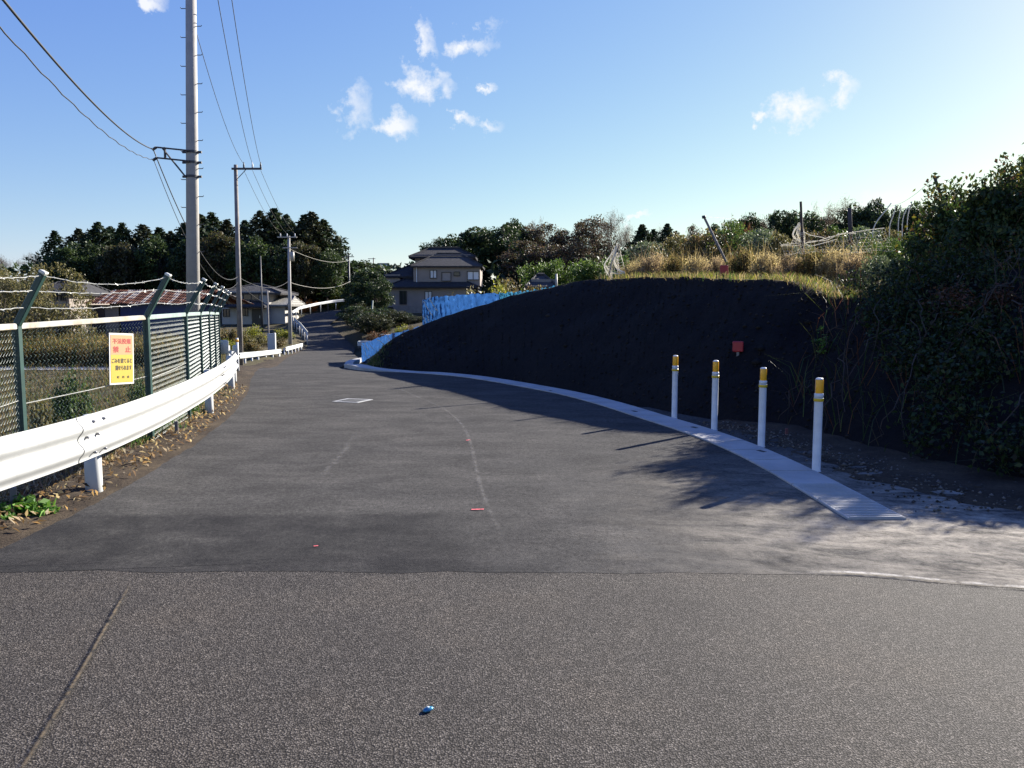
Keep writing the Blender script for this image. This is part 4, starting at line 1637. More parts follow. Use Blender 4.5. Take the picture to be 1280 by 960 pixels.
def cedar(h=16.0, r=3.4, pal='cedar', ragged=.45, low=.06):
    mb = MB()
    limb(mb, (0, 0, -1), (0, 0, h * .97), h * .016, .03, 8, 8, .004)
    C = []
    nb = 190
    ph = random.random() * 6
    for i in range(nb):
        t = low + (1 - low) * (i + random.random()) / nb
        z = h * t
        az = i * 2.4 + random.uniform(-.4, .4)
        lobe = 1 + .22 * math.sin(az * 2 + t * 7 + ph) + .16 * math.sin(az * 3 - t * 12 + ph * 2)
        rr = r * min(1.0, max(.05, (1 - t) * 3.0 + .01)) ** .85 * lobe * random.uniform(1 - ragged, 1.08)
        d = np.array([math.cos(az), math.sin(az)])
        n = int(12 + 26 * rr / r)
        s = RNG.uniform(.12, 1, n) ** .55
        p_ = np.stack([d[0] * rr * s, d[1] * rr * s, z + .12 * rr * s - .30 * rr * s * s], 1)
        p_ += RNG.normal(size=(n, 3)) * np.array([.36, .36, .26]) * (.25 + .75 * min(1, rr / r))
        C.append(p_)
        if rr > r * .45 and i % 4 == 0:
            limb(mb, (0, 0, z - .2), (d[0] * rr * .7, d[1] * rr * .7, z - .1), .05, .015, 4, 2, .03)
    C = np.concatenate(C)
    V, F, c = leaf_arrays(C, .50, PAL[pal], .3, .55, droop=np.array([0, 0, .5]))
    return [('trunk', mb.mesh('cedar_trunk', BARK, True)), ('crown', np_mesh('cedar_crown', V, F, NEEDLE, c))], h, r


def round_tree(h=12.0, r=4.0, pal='evergreen', n_cl=46, per=70, leaf=.42, spread=.75, crown_low=.25, mat=None):
    mb = MB()
    fork = h * .3
    limb(mb, (0, 0, -1), (0, 0, fork), h * .022, h * .016, 8, 4, .03)
    C = []
    zc, zr_ = h * (1 + crown_low) / 2, h * (1 - crown_low) / 2
    for i in range(n_cl):
        while True:
            u = RNG.uniform(-1, 1, 3)
            q = np.linalg.norm(u)
            if .3 < q < 1:
                break
        u = u / q * (q ** .45)
        k = .72 + .25 * random.random()
        c = np.array([u[0] * r * k, u[1] * r * k, zc + u[2] * zr_ * (k + .05)])
        cr = r * random.uniform(.16, .30)
        n = int(per * (cr / (r * .23)) ** 2)
        pts = unit(RNG.normal(size=(n, 3))) * (RNG.uniform(.2, 1, (n, 1)) ** .5) * cr * np.array([1.15, 1.15, .8]) + c
        C.append(pts)
        if i % 2 == 0:
            st = np.array([0, 0, fork * random.uniform(.7, 1.0)])
            limb(mb, st, c, h * .008, h * .002, 5, 4, .06)
    C = np.concatenate(C)
    V, F, c = leaf_arrays(C, leaf, PAL[pal], .5, .6)
    return [('trunk', mb.mesh('tree_trunk', BARK, True)), ('crown', np_mesh('tree_crown', V, F, mat or LEAF, c))], h, r


def bare_tree(h=12.0, r=4.0, leafpal='twig', nleaf=900):
    mb = MB()
    tips = []

    def grow(p0, d, ln, rad, lev):
        p1_ = p0 + d * ln
        pts = limb(mb, p0, p1_, rad, rad * .55, 6 if lev < 2 else 4, 3, .07)
        e = pts[-1]
        if lev >= 4:
            tips.append(np.array(e)); return
        nb = 3 if lev < 3 else 4
        for k in range(nb):
            a = random.uniform(0, 2 * math.pi)
            sp = random.uniform(.35, .75)
            dd = (d + Vector((math.cos(a), math.sin(a), random.uniform(.05, .5))) * sp).normalized()
            grow(pts[random.choice([-1, -2, -1])], dd, ln * random.uniform(.62, .8), rad * .5, lev + 1)
    grow(Vector((0, 0, -1)), Vector((0, 0, 1)), h * .30 + 1, h * .018, 0)
    tips = np.array(tips)
    k = (h - .2) / tips[:, 2].max()
    mb.v = [(v[0] * r / 3.2 * 1, v[1] * r / 3.2, v[2] * k) for v in mb.v]
    tips = tips * np.array([r / 3.2, r / 3.2, k])
    n = nleaf
    C = tips[RNG.integers(0, len(tips), n)] + RNG.normal(size=(n, 3)) * .35
    V, F, c = leaf_arrays(C, .22, PAL[leafpal], .3, .18)
    V2, F2, c2 = leaf_arrays(tips[RNG.integers(0, len(tips), n * 2)] + RNG.normal(size=(n * 2, 3)) * .4, .7, PAL[leafpal], .2, .05, droop=np.array([0, 0, .7]))
    V, F, c = cat_arrays([(V, F, c), (V2, F2, c2)])
    return [('trunk', mb.mesh('bare_trunk', BARK, True)), ('crown', np_mesh('bare_crown', V, F, LEAF, c))], h, r


def bamboo(h=7.0, r=1.6):
    mb = MB(); C = []
    for i in range(16):
        a = random.uniform(0, 6.28); q = random.uniform(0, r * .5)
        b0_ = Vector((math.cos(a) * q, math.sin(a) * q, -.5))
        hh_ = h * random.uniform(.75, 1)
        lean_ = Vector((math.cos(a), math.sin(a), 0)) * random.uniform(.2, .8) * r * .6
        pts = []
        for k in range(9):
            s = k / 8
            pts.append(b0_ + Vector((0, 0, hh_ * s * (1 - .12 * s * s))) + lean_ * s ** 2.2)
        mb.tube(pts, [.035 * (1 - s / 9.5) for s in range(9)], 5)
        n = 170
        s = RNG.uniform(.25, 1, n)
        base = np.array([[interp(x, list(zip(np.linspace(0, 1, 9), [p_[j] for p_ in pts]))) for j in range(3)] for x in s])
        C.append(base + RNG.normal(size=(n, 3)) * np.array([.30, .30, .22]))
    C = np.concatenate(C)
    V, F, c = leaf_arrays(C, .36, PAL['bamboo'], .1, .3, droop=np.array([0, 0, -.6]))
    return [('stem', mb.mesh('bamboo_stems', plain('bamboo_cane', (.16, .2, .06), .5, .2, 3), True)), ('crown', np_mesh('bamboo_crown', V, F, LEAF, c))], h, r


def shrub(h=1.5, r=1.0, pal='green', n_stem=16, per=110, leaf=.10, fuzz=.14, dry=False, arch=.5, blades=0):
    mb = MB(); C = []
    for i in range(n_stem):
        a = random.uniform(0, 6.28); rr = r * math.sqrt(random.random()) * .95
        hh_ = h * math.sqrt(max(.08, 1 - (rr / (r * 1.05)) ** 2)) * random.uniform(.7, 1.0)
        d = Vector((math.cos(a), math.sin(a), 0))
        pts = []
        for k in range(7):
            s = k / 6
            pts.append(Vector((0, 0, -.1)) + d * rr * (s ** (1 - arch * .4)) + Vector((0, 0, hh_ * (s * (1 + arch * .5) - arch * .5 * s * s) * 1.0)) + Vector((random.uniform(-1, 1), random.uniform(-1, 1), 0)) * .03 * h * s)
        mb.tube(pts, [.016 * h * (1 - k / 7.5) * .6 for k in range(7)], 4)
        n = int(per * random.uniform(.7, 1.3))
        s = RNG.uniform(.22, 1, n) ** .75
        xs_ = np.linspace(0, 1, 7)
        base = np.stack([np.interp(s, xs_, [p_[j] for p_ in pts]) for j in range(3)], 1)
        C.append(base + RNG.normal(size=(n, 3)) * fuzz * h * .6)
    C = np.concatenate(C)
    C[:, 2] = np.maximum(C[:, 2], .01)
    arr = leaf_arrays(C, leaf, PAL[pal], .4, .5)
    if blades:
        n = blades
        a = RNG.uniform(0, 6.28, n); q = r * np.sqrt(RNG.uniform(0, 1, n))
        arr = cat_arrays([arr])
        Vb, Fb, cb = blade_arrays(np.stack([q * np.cos(a), q * np.sin(a), np.zeros(n)], 1), h * .95, .018, PAL[pal], .4)
        arr = cat_arrays([arr, (Vb, Fb, cb)])
    V, F, c = arr
    return [('stem', mb.mesh('shrub_stems', plain('stem_bark', (.10, .075, .05), .9, .3, 8) if 'stem_bark' not in bpy.data.materials else bpy.data.materials['stem_bark'], True)), ('foliage', np_mesh('shrub_foliage', V, F, DRY if dry else LEAF, c))], h, r


def put(name, proto, label, cat, x, y, z, h, w, rz=None, group=None):
    parts, h0, r0 = proto
    t_ = thing(name, label, cat, (x, y, z), random.uniform(0, 6.28) if rz is None else rz, group, (w / (2 * r0), w / (2 * r0), h / h0))
    for pn, me in parts:
        link(pn, me, t_)
    return t_


ORD = ['leftmost', 'second from left', 'third from left', 'fourth from left', 'fifth from left', 'sixth from left', 'seventh from left', 'eighth from left', 'ninth from left', 'tenth from left', 'eleventh from left',
       'twelfth from left', 'thirteenth from left', 'fourteenth from left', 'fifteenth from left', 'sixteenth from left', 'seventeenth from left', 'eighteenth from left', 'nineteenth from left', 'twentieth from left', 'twenty-first from left', 'twenty-second from left']


def row(name, cat, phrase, group, protos, items):
    """items: (px, py_top, width_px, Y[, py_base]); sorted so that the ordinals read left to right"""
    items = sorted(items, key=lambda q: q[0])
    for i, it in enumerate(items):
        px, pt, wpx, Y = it[:4]
        q = P(px, pt, Y)
        zb = ground_at(q[0], Y) if len(it) < 5 else P(px, it[4], Y)[2]
        zb -= .05
        lab_ = (f'{ORD[i]} of the {phrase}' if i < len(items) - 1 or len(items) == 1 else f'rightmost of the {phrase}')
        put(name, protos[i % len(protos)], lab_, cat, q[0], Y, zb, max(.2, q[2] - zb), wpx / 1000 * Y, None, group)


CED = [cedar(), cedar(16, 3.6, 'cedar_brown', .5), cedar(16, 3.1, 'cedar', .55, .15), cedar(15, 3.8, 'cedar', .4), cedar(16, 3.3, 'cedar', .6), cedar(17, 3.4, 'cedar_brown', .45, .1)]
EVG = [round_tree(12, 4, 'evergreen', 85, 80, .42), round_tree(12, 4, 'evergreen', 75, 90, .45), round_tree(12, 4, 'evergreen', 95, 70, .40)]
PUR = [round_tree(12, 4, 'purple', 85, 60, .36), round_tree(12, 4, 'purple', 75, 55, .33)]
BARE = [bare_tree(), bare_tree(12, 4)]
BAM = [bamboo(), bamboo()]

row('cedar_tree', 'tree', 'tall cedars on the left skyline behind the rusty shed', 'dark cedars on the left skyline', CED, [
    (68, 289, 50, 118), (98, 286, 63, 118), (122, 278, 62, 116), (137, 284, 61, 120), (153, 279, 59, 115), (179, 281, 71, 116), (199, 285, 67, 120), (213, 289, 48, 118),
    (231, 279, 61, 118), (250, 269, 86, 114), (265, 266, 68, 118), (283, 275, 63, 115), (306, 276, 62, 118), (325, 264, 72, 114), (343, 261, 69, 116), (358, 269, 66, 120),
    (381, 269, 72, 118), (390, 265, 68, 116), (404, 275, 73, 118), (421, 295, 42, 122)])
EVL = [round_tree(12, 4, k_, 90, 80, .42) for k_ in ('evergreen_light', 'evergreen', 'evergreen_brown')]
row('broadleaf_tree', 'tree', 'dense dark green rounded trees in front of the left cedars', 'dark rounded trees below the cedars', EVL, [
    (88, 305, 62, 108), (118, 300, 52, 109), (152, 304, 56, 107), (196, 297, 54, 108), (240, 300, 60, 107), (276, 292, 62, 107), (312, 298, 60, 106), (348, 300, 56, 107), (380, 302, 52, 108), (408, 312, 44, 108)])
row('bare_tree', 'tree', 'bare grey trees in the distance at the left edge', 'bare trees at the far left', BARE, [(10, 318, 34, 170), (32, 316, 30, 175), (52, 322, 26, 172)])
row('broadleaf_tree', 'tree', 'dark evergreen trees directly behind the beige house', 'evergreens behind the beige house', EVG, [
    (545, 293, 40, 132), (570, 293, 57, 130), (596, 283, 62, 126), (622, 277, 67, 124), (641, 273, 45, 130), (452, 325, 55, 122), (470, 338, 42, 116)])
row('broadleaf_tree', 'tree', 'purple-brown autumn trees on the hill right of the beige house', 'purple-brown trees on the middle hill', PUR, [
    (664, 280, 59, 132), (684, 281, 54, 128), (706, 289, 62, 126), (730, 279, 54, 130), (746, 269, 59, 126), (656, 303, 67, 116), (694, 304, 67, 114), (724, 302, 62, 116)])
row('bare_tree', 'tree', 'bare brown trees rising above the middle hill skyline', 'bare trees on the middle hill', BARE, [(668, 272, 34, 138), (770, 266, 52, 122), (788, 280, 30, 128), (824, 284, 26, 128)])
row('conifer_tree', 'tree', 'dark conifers right of the bare brown tree', 'dark conifers on the middle skyline', [CED[2], CED[0]], [(803, 281, 51, 112), (817, 287, 39, 116), (834, 280, 45, 112), (845, 289, 36, 116)])
row('broadleaf_tree', 'tree', 'dark trees along the right skyline behind the sunlit plateau', 'dark trees on the right skyline', EVG, [
    (937, 266, 41, 100), (978, 262, 41, 100), (1006, 256, 54, 98), (1073, 254, 57, 98), (1093, 248, 35, 100), (1111, 253, 41, 100), (1146, 253, 54, 96)])
row('hill_tree', 'tree', 'low trees on the hill behind the plateau', 'low hill trees on the right', [PUR[0], EVG[1], PUR[1], EVG[0]], [
    (868, 284, 34, 118), (894, 280, 36, 118), (920, 274, 36, 116), (944, 272, 36, 118), (966, 270, 38, 116), (990, 268, 38, 118), (1016, 266, 38, 116), (1036, 268, 36, 118), (1058, 263, 38, 116), (1084, 261, 38, 118), (1104, 262, 36, 116), (1128, 261, 38, 118), (1150, 260, 34, 118)])
row('bare_tree', 'tree', 'bare twiggy trees along the right skyline behind the plateau', 'bare trees on the right skyline', BARE, [(958, 268, 47, 102), (990, 268, 39, 104), (1045, 248, 78, 100), (1030, 258, 47, 102)])
row('bamboo_clump', 'bamboo', 'bright green bamboo clumps below the purple-brown trees', 'bamboo clumps on the middle hill', BAM, [
    (668, 314, 40, 74), (688, 310, 40, 72), (708, 312, 40, 73), (728, 308, 40, 70), (748, 310, 40, 71), (768, 306, 40, 68), (790, 304, 40, 68)])

# shrubs near the far road and houses
SH = {k: shrub(1.5, 1.0, k, 18, 120, .12) for k in ('green', 'olive', 'weedmix', 'orange', 'yellowgreen', 'redbrown', 'greygreen')}
SHT = [shrub(1.3, 1.0, 'tan', 46, 120, .075, .10, True, .5, 120), shrub(1.3, 1.0, 'pinktan', 46, 120, .075, .10, True, .5, 120), shrub(1.3, 1.0, 'weedmix', 46, 120, .075, .10, True, .5, 100)]
SHG = [round_tree(2.4, 1.5, k_, 46, 80, .13, crown_low=.03) for k_ in ('green', 'greygreen', 'olive', 'weedmix')]
SHB = [round_tree(4.2, 1.9, 'olive', 70, 110, .12, crown_low=.0), round_tree(4.2, 1.9, 'olive', 66, 110, .11, crown_low=.0)]
row('olive_shrub', 'shrub', 'big pale olive shrubs behind the fence at the left edge', 'pale olive shrubs at the left', SHB, [(-8, 330, 70, 41), (26, 324, 76, 44), (72, 326, 84, 42)])
row('round_shrub', 'shrub', 'olive and tan shrubs on the bank below the white-walled house', 'shrubs below the white-walled house', [SH['olive'], SH['weedmix'], SH['yellowgreen']], [
    (268, 402, 34, 52), (284, 404, 36, 50), (302, 412, 34, 54), (318, 402, 34, 58), (330, 415, 30, 56), (313, 425, 34, 50), (346, 420, 30, 55), (352, 408, 30, 66), (284, 420, 30, 47)])
row('autumn_shrub', 'shrub', 'orange autumn shrubs near the crest of the climbing road', 'orange shrubs by the road crest', [SH['orange']], [(378, 371, 26, 106), (390, 373, 18, 107), (441, 362, 14, 112)])
row('golden_tree', 'tree', 'yellow-green trees by the road crest', 'yellow-green trees by the crest', [SH['yellowgreen']], [(418, 352, 22, 112), (428, 349, 26, 114)])
row('dark_tree', 'tree', 'dark green trees between the beige house and the road crest', 'dark trees left of the beige house', EVG, [(446, 350, 36, 94), (459, 336, 46, 90), (474, 344, 36, 86)])
DKB = [round_tree(3.2, 1.7, 'evergreen', 60, 90, .16, crown_low=.0), round_tree(3.2, 1.7, 'cedar_brown', 60, 90, .16, crown_low=.0)]
row('dark_bush', 'bush', 'dark green bushes on the bank right of the climbing road', 'dark bushes beside the climbing road', DKB, [
    (445, 370, 40, 88), (447, 378, 48, 82), (452, 381, 50, 77), (457, 384, 52, 73), (462, 387, 52, 69.5), (468, 390, 52, 66), (478, 384, 50, 74), (488, 386, 46, 72), (500, 390, 44, 76), (516, 394, 44, 72)])
row('red_shrub', 'shrub', 'red-leaved shrubs behind the low blue tarpaulin', 'red shrubs behind the tarpaulin', [SH['redbrown']], [(466, 412, 20, 58), (480, 411, 22, 52)])
row('leafy_weed', 'weeds', 'green and gold weeds peeking over the low blue tarpaulin', 'weeds over the low tarpaulin', [SH['yellowgreen'], SH['weedmix']], [(503, 401, 22, 36), (514, 403, 20, 34)])
row('tall_weed', 'weeds', 'tall seedy weeds above the upper blue tarpaulin', 'weeds above the upper tarpaulin', [SH['weedmix'], SH['olive'], SH['yellowgreen'], SH['weedmix']], [
    (566, 360, 40, 34), (598, 352, 48, 35), (622, 340, 44, 36), (634, 335, 52, 38), (650, 348, 46, 34), (674, 352, 44, 33), (706, 356, 30, 31)])

# plateau plants
row('dry_bush', 'dry bush', 'dry tan bushes along the top edge of the dark bank', 'dry bushes along the bank top', SHT, [
    (796, 322, 44, 21.2), (820, 311, 50, 20.8), (846, 316, 48, 20), (872, 314, 46, 19.6), (930, 306, 50, 18.2), (958, 308, 46, 17.6), (988, 312, 44, 17), (1016, 306, 48, 16.6), (1046, 302, 52, 16.2), (1072, 306, 50, 15.6), (898, 316, 40, 19)])
row('green_bush', 'bush', 'green weed bushes behind the dry tan bushes on the plateau', 'green bushes behind the dry ones', SHG, [
    (762, 338, 30, 24), (812, 300, 60, 30), (848, 292, 64, 29), (884, 288, 66, 28), (916, 276, 70, 29), (948, 284, 66, 27), (972, 290, 56, 26), (1020, 284, 62, 25), (1052, 282, 62, 25), (1084, 282, 62, 24), (1112, 286, 52, 22)])
row('grey_green_bush', 'bush', 'netted grey-green bushes near the right end of the plateau', 'grey-green netted bushes', [SHG[1], SHG[0]], [(1004, 304, 40, 18.5), (1088, 296, 54, 18), (1112, 300, 48, 16), (1128, 292, 40, 17), (1100, 318, 46, 14.5), (1122, 322, 40, 13.6)])
t = row('red_topped_bush', 'bush', 'reddish bushes cresting the green weeds on the plateau', 'reddish plateau bushes', [SH['redbrown']], [(910, 270, 36, 33), (932, 271, 30, 33)])

# large overgrown shrubs at the right
BIG = shrub(2.1, 1.35, 'vine_gold', 64, 260, .075, .075, False, .9)
BIG2 = shrub(1.4, 1.1, 'vine', 44, 260, .075, .10, False, .7)
BIG3 = shrub(1.1, .8, 'vine_gold', 24, 170, .075, .14, False, .6)
BIG4 = shrub(1.1, .9, 'redbrown', 24, 150, .07, .14, False, .6)


def right(name, proto, label, cat, px, Y, h, w, dz=-.1):
    x = (px - 640) / 1000 * Y * 1.0
    put(name, proto, label, cat, x, Y, ground_at(x, Y) + dz, h, w)


right('tall_shrub', BIG, 'tallest airy shrub with arching branches crowning the right-hand thicket', 'shrub', 1226, 13.4, 2.3, 2.7)
right('tall_shrub', BIG, 'airy shrub cut by the right edge of the picture atop the thicket', 'shrub', 1310, 12.4, 2.3, 2.5)
right('leafy_shrub', BIG2, 'dense dark shrub added at the right edge to fill the shadow on the road', 'shrub', 1292, 12.9, 1.95, 2.3)  # extra shrub added to thicken the shadow cast on the road
right('leafy_shrub', BIG2, 'dense dark shrub under the tallest airy shrub', 'shrub', 1224, 12.4, 1.75, 2.3)
right('leafy_shrub', BIG2, 'dense dark shrub left of the tallest airy shrub by the tilted pole', 'shrub', 1164, 13.2, .8, 1.3)
right('golden_shrub', BIG3, 'yellow-tinged leafy shrub lit by the sun below the tilted pole', 'shrub', 1176, 11.9, .85, 1.1)
right('golden_shrub', BIG3, 'gold and green leafy shrub at the right edge above the dark thicket', 'shrub', 1266, 11.4, .85, 1.2)
right('reddish_shrub', BIG4, 'reddish-brown shrub amid the dark thicket at right', 'shrub', 1215, 10.3, .55, 1.4)

# creeping vines over the dark slope
CL = []
for i in range(330):
    u = random.uniform(.62, .97); k = random.uniform(1.0, 20)
    if u < .72 and k < 19 * (.72 - u) / .10:
        continue
    q = bank_point(u, k)
    cr = random.uniform(.14, .40)
    n = int(130 * (cr / .28) ** 2)
    pts = unit(RNG.normal(size=(n, 3))) * (RNG.uniform(.1, 1, (n, 1)) ** .5) * cr * np.array([1.2, 1.2, .8]) + q + np.array([-.09, -.09, .05 + .18 * random.random()])
    CL.append(pts)
CL = np.concatenate(CL)
mb = MB()
for i in range(70):
    u = random.uniform(.63, .96); k = random.uniform(4, 19)
    pts = []
    du, dk = random.uniform(-.03, .03), -random.uniform(3, 9)
    for q_ in range(8):
        f_ = q_ / 7
        b_ = bank_point(min(.97, max(.61, u + du * f_)), max(.2, k + dk * f_))
        pts.append(Vector(b_) + Vector((-.12, -.12, .12 + .32 * math.sin(math.pi * f_) * random.uniform(.7, 1.1))) + Vector((random.uniform(-1, 1), random.uniform(-1, 1), random.uniform(-1, 1))) * .04)
    mb.tube(pts, [.009 * (1 - .08 * q_) for q_ in range(8)], 4)
tag(mb.build('bramble_stems', plain('bramble_bark', (.045, .032, .022), .9, .4, 10)), 'bare arching brown stems tangled among the dark vines', None, None, 'stuff')
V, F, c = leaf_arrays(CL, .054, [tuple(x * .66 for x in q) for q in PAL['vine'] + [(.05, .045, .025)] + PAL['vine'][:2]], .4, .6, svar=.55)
n = 900
us = RNG.uniform(.6, .97, n); ks = RNG.uniform(0, 20, n)
BP = np.array([bank_point(u, k) for u, k in zip(us, ks)])
V2, F2, c2 = blade_arrays(BP, .5, .012, PAL['vine'] + PAL['redbrown'], .6)
V, F, c = cat_arrays([(V, F, c), (V2, F2, c2)])
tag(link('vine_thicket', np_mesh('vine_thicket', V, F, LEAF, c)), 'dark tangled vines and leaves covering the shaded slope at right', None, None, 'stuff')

# sunlit sprig on the dark bank
hp = hit_bank(1027, 407)
sp_ = None
for k in range(50):
    q = P(1027, 407, hp.y - .1 - k * .05)
    if BVH.ray_cast(Vector(q) + Vector((0, 0, -.12)), SUN_DIR)[0] is None:
        sp_ = q; break
if sp_ is None:
    sp_ = P(1027, 407, hp.y - .5)
zb_ = ground_at(sp_[0], sp_[1])
put('leafy_sprig', shrub(.7, .13, 'lush', 7, 20, .06, .05, False, .3), 'small bright green sprig growing from the dark bank', 'sprig', sp_[0], sp_[1], zb_, max(.3, sp_[2] + .10 - zb_), .26)

# grass on the plateau edge
n = 9000
us = .34 + .38 * RNG.uniform(0, 1, n) ** .7; ks = 18 + RNG.uniform(-.5, 9, n)
BP = np.array([bank_point(u, k) for u, k in zip(us, ks)]) + RNG.normal(size=(n, 3)) * np.array([.08, .08, 0])
V, F, c = blade_arrays(BP, .13, .010, PAL['drygrass'] + PAL['green'][:2] + PAL['yellowgreen'][:1], .6)
tag(link('dry_grass', np_mesh('plateau_grass', V, F, DRY, c)), 'dry yellowish grass along the top of the dark bank', None, None, 'stuff')
# a sparse fuzz of dead stems on the dark face
n = 2500
us = RNG.uniform(.02, .66, n); ks = RNG.uniform(.5, 18, n)
BP = np.array([bank_point(u, k) for u, k in zip(us, ks)])
V, F, c = blade_arrays(BP, .09, .008, [(.02, .02, .018), (.03, .027, .02), (.015, .02, .012)], .8)
tag(link('bank_grass', np_mesh('bank_grass', V, F, DRY, c)), 'short dark dead stems scattered over the black bank', None, None, 'stuff')
# clods and stones on the dark face
n = 1500
us = RNG.uniform(.03, .72, n); ks = RNG.uniform(.3, 17.5, n)
BP = np.array([bank_point(u, k) for u, k in zip(us, ks)])
ss = RNG.uniform(.012, .04, n) * (1 + 1.2 * (RNG.uniform(0, 1, n) > .94))
V = (np.array([[1, 0, 0], [-1, 0, 0], [0, 1, 0], [0, -1, 0], [0, 0, .7], [0, 0, -.7]])[None] * ss[:, None, None] * RNG.uniform(.6, 1.3, (n, 6, 1)) + BP[:, None] + np.array([0, 0, .008])).reshape(-1, 3)
F = (np.array([[0, 2, 4], [2, 1, 4], [1, 3, 4], [3, 0, 4], [2, 0, 5], [1, 2, 5], [3, 1, 5], [0, 3, 5]])[None] + np.arange(n)[:, None, None] * 6).reshape(-1, 3)
c = np.repeat(np.array([(.022, .019, .017), (.014, .013, .013), (.035, .03, .027), (.018, .015, .012)])[RNG.integers(0, 4, n)], 6, 0)
tag(link('soil_clods', np_mesh('soil_clods', V, F, leaf_mat('soil_clod', 0.0, .95, .1), c)), 'small dark clods and stones lying over the black bank face', None, None, 'stuff')
# green fringe at the tail of the bank
n = 1300
us = np.minimum(.2, np.abs(RNG.normal(0, .035, n))); ks = RNG.uniform(0, 18, n)
BP = np.array([bank_point(u, k) for u, k in zip(us, ks)])
V, F, c = blade_arrays(BP, .13, .012, PAL['green'] + PAL['drygrass'][:2], .6)
tag(link('grass', np_mesh('kerb_grass', V, F, LEAF, c)), 'green grass at the low tail of the bank by the kerb', None, None, 'stuff')

# field grass behind the fence
n = 42000
yy = 6 + 64 * RNG.uniform(0, 1, n) ** 1.6
lx = np.interp(yy, [q[0] for q in LE], [q[1] for q in LE])
xx = lx - 2.6 - RNG.uniform(0, 1, n) ** 1.3 * (3 + yy * .75)
zz = np.array([zground(a, b) for a, b in zip(xx, yy)])
V, F, c = blade_arrays(np.stack([xx, yy, zz - .03], 1), .30, .022, PAL['fieldgrass'], .5)
V2, F2, c2 = leaf_arrays(np.stack([xx, yy, zz + .05], 1)[::3] + RNG.normal(size=(len(xx[::3]), 3)) * .12, .09, PAL['fieldgrass'], .5, .5)
V, F, c = cat_arrays([(V, F, c), (V2, F2, c2)])
tag(link('field_grass', np_mesh('field_grass', V, F, DRY, c)), 'brown autumn weeds and grass filling the low field behind the fence', None, None, 'stuff')
n = 9000
yy = RNG.uniform(36.6, 44, n); xx = -RNG.uniform(.41, .74, n) * yy
zz = np.array([zground(a, b) for a, b in zip(xx, yy)])
V, F, c = blade_arrays(np.stack([xx, yy, zz], 1), 1.15, .05, PAL['fieldgrass'] + PAL['weedmix'], .45)
V2, F2, c2 = leaf_arrays(np.stack([xx, yy, zz], 1) + RNG.normal(size=(n, 3)) * .15 + np.stack([xx * 0, xx * 0, RNG.uniform(.2, 1.1, n)], 1), .16, PAL['weedmix'] + PAL['fieldgrass'], .4, .5)
V, F, c = cat_arrays([(V, F, c), (V2, F2, c2)])
tag(link('tall_grass', np_mesh('tall_grass', V, F, DRY, c)), 'tall brown weeds along the back of the field before the shed', None, None, 'stuff')
mb = MB()
mb.grid([[(x, y + .1 * math.sin(x), zground(x, y) + .03) for x in np.linspace(-34, -17.2, 32)] for y in (34.4, 36.2)])
struct(mb.build('path', plain('field_path', (.24, .25, .27), .8, .2, 2)))
row('field_weed', 'weeds', 'leafy weeds close behind the fence', 'weeds behind the fence', [SH['weedmix'], SH['olive'], SH['green']], [
    (60, 470, 60, 11), (110, 500, 60, 9.8), (150, 490, 50, 11), (196, 470, 30, 13), (90, 452, 60, 15), (170, 452, 40, 16), (40, 520, 40, 9.0), (215, 480, 26, 14)])

# verge: tufts, dead leaves, grass
n = 21000
yy = 4.4 + 16 * RNG.uniform(0, 1, n) ** 1.2
off = .42 + .9 * RNG.uniform(0, 1, n) ** .9
patch = np.array([sm_noise(a, b, .5, 9) for a, b in zip(off, yy)])
keep = patch + RNG.uniform(-.5, .5, n) > -.45
yy, off = yy[keep], off[keep]
lx = np.interp(yy, [q[0] for q in LE], [q[1] for q in LE])
xx = lx - off
zz = np.array([verge_z(a, b) for a, b in zip(xx, yy)])
gmask = (sstep((yy - 7.6) / 2.2) * (1 - sstep((yy - 17) / 3))) > RNG.uniform(0, 1, len(yy)) * 1.1
B0 = np.stack([xx, yy, zz], 1)
V, F, c = blade_arrays(B0[~gmask], .10, .012, PAL['drygrass'] + PAL['litter'], .9)
V2, F2, c2 = blade_arrays(B0[gmask], .16, .010, PAL['lush'] + PAL['green'], .55)
V, F, c = cat_arrays([(V, F, c), (V2, F2, c2)])
tag(link('verge_grass', np_mesh('verge_grass', V, F, LEAF, c)), 'dead and green grass tufts under the white guardrail', None, None, 'stuff')
n = 4000
yy = 4.4 + 12 * RNG.uniform(0, 1, n) ** 1.2
off = -.06 + 1.3 * RNG.uniform(0, 1, n) ** .75
lx = np.interp(yy, [q[0] for q in LE], [q[1] for q in LE])
xx = lx - off
zz = np.array([verge_z(a, b) for a, b in zip(xx, yy)]) + RNG.uniform(.005, .06, n)
V, F, c = leaf_arrays(np.stack([xx, yy, zz], 1), .055, PAL['litter'], 1.0, .45, svar=.6)
tag(link('fallen_leaves', np_mesh('fallen_leaves', V, F, DRY, c)), 'curled brown leaves lying along the verge under the guardrail', None, None, 'stuff')
g = G(34, 648)
put('green_weed', shrub(.19, .30, 'lush', 30, 26, .07, .14, False, .8), 'bright green leafy weed at the asphalt edge under the guardrail', 'weed', g[0] - .12, g[1] + .05, .03, .20, .62)
for px, py, lab_ in ((26, 640, 'grey wooden peg beside the bright green weed'), (226, 546, 'grey wooden peg in the grass under the guardrail')):
    g = G(px, py)
    t = thing('wooden_peg', lab_, 'peg', (g[0] - .05, g[1], .02), .4)
    mb = MB(); mb.box((0, 0, .05), (.045, .045, .26), bev=.006); mb.build('stake', WOOD_POLE, t)
row('grass_tuft', 'grass tuft', 'green weed tufts between guardrail posts', 'green tufts under the guardrail', [shrub(.2, .25, 'lush', 26, 40, .05, .2, False, .6, 160)], [(212, 530, 34, 10.3), (240, 512, 36, 11.8), (275, 497, 30, 14.2), (284, 490, 22, 15.2)])

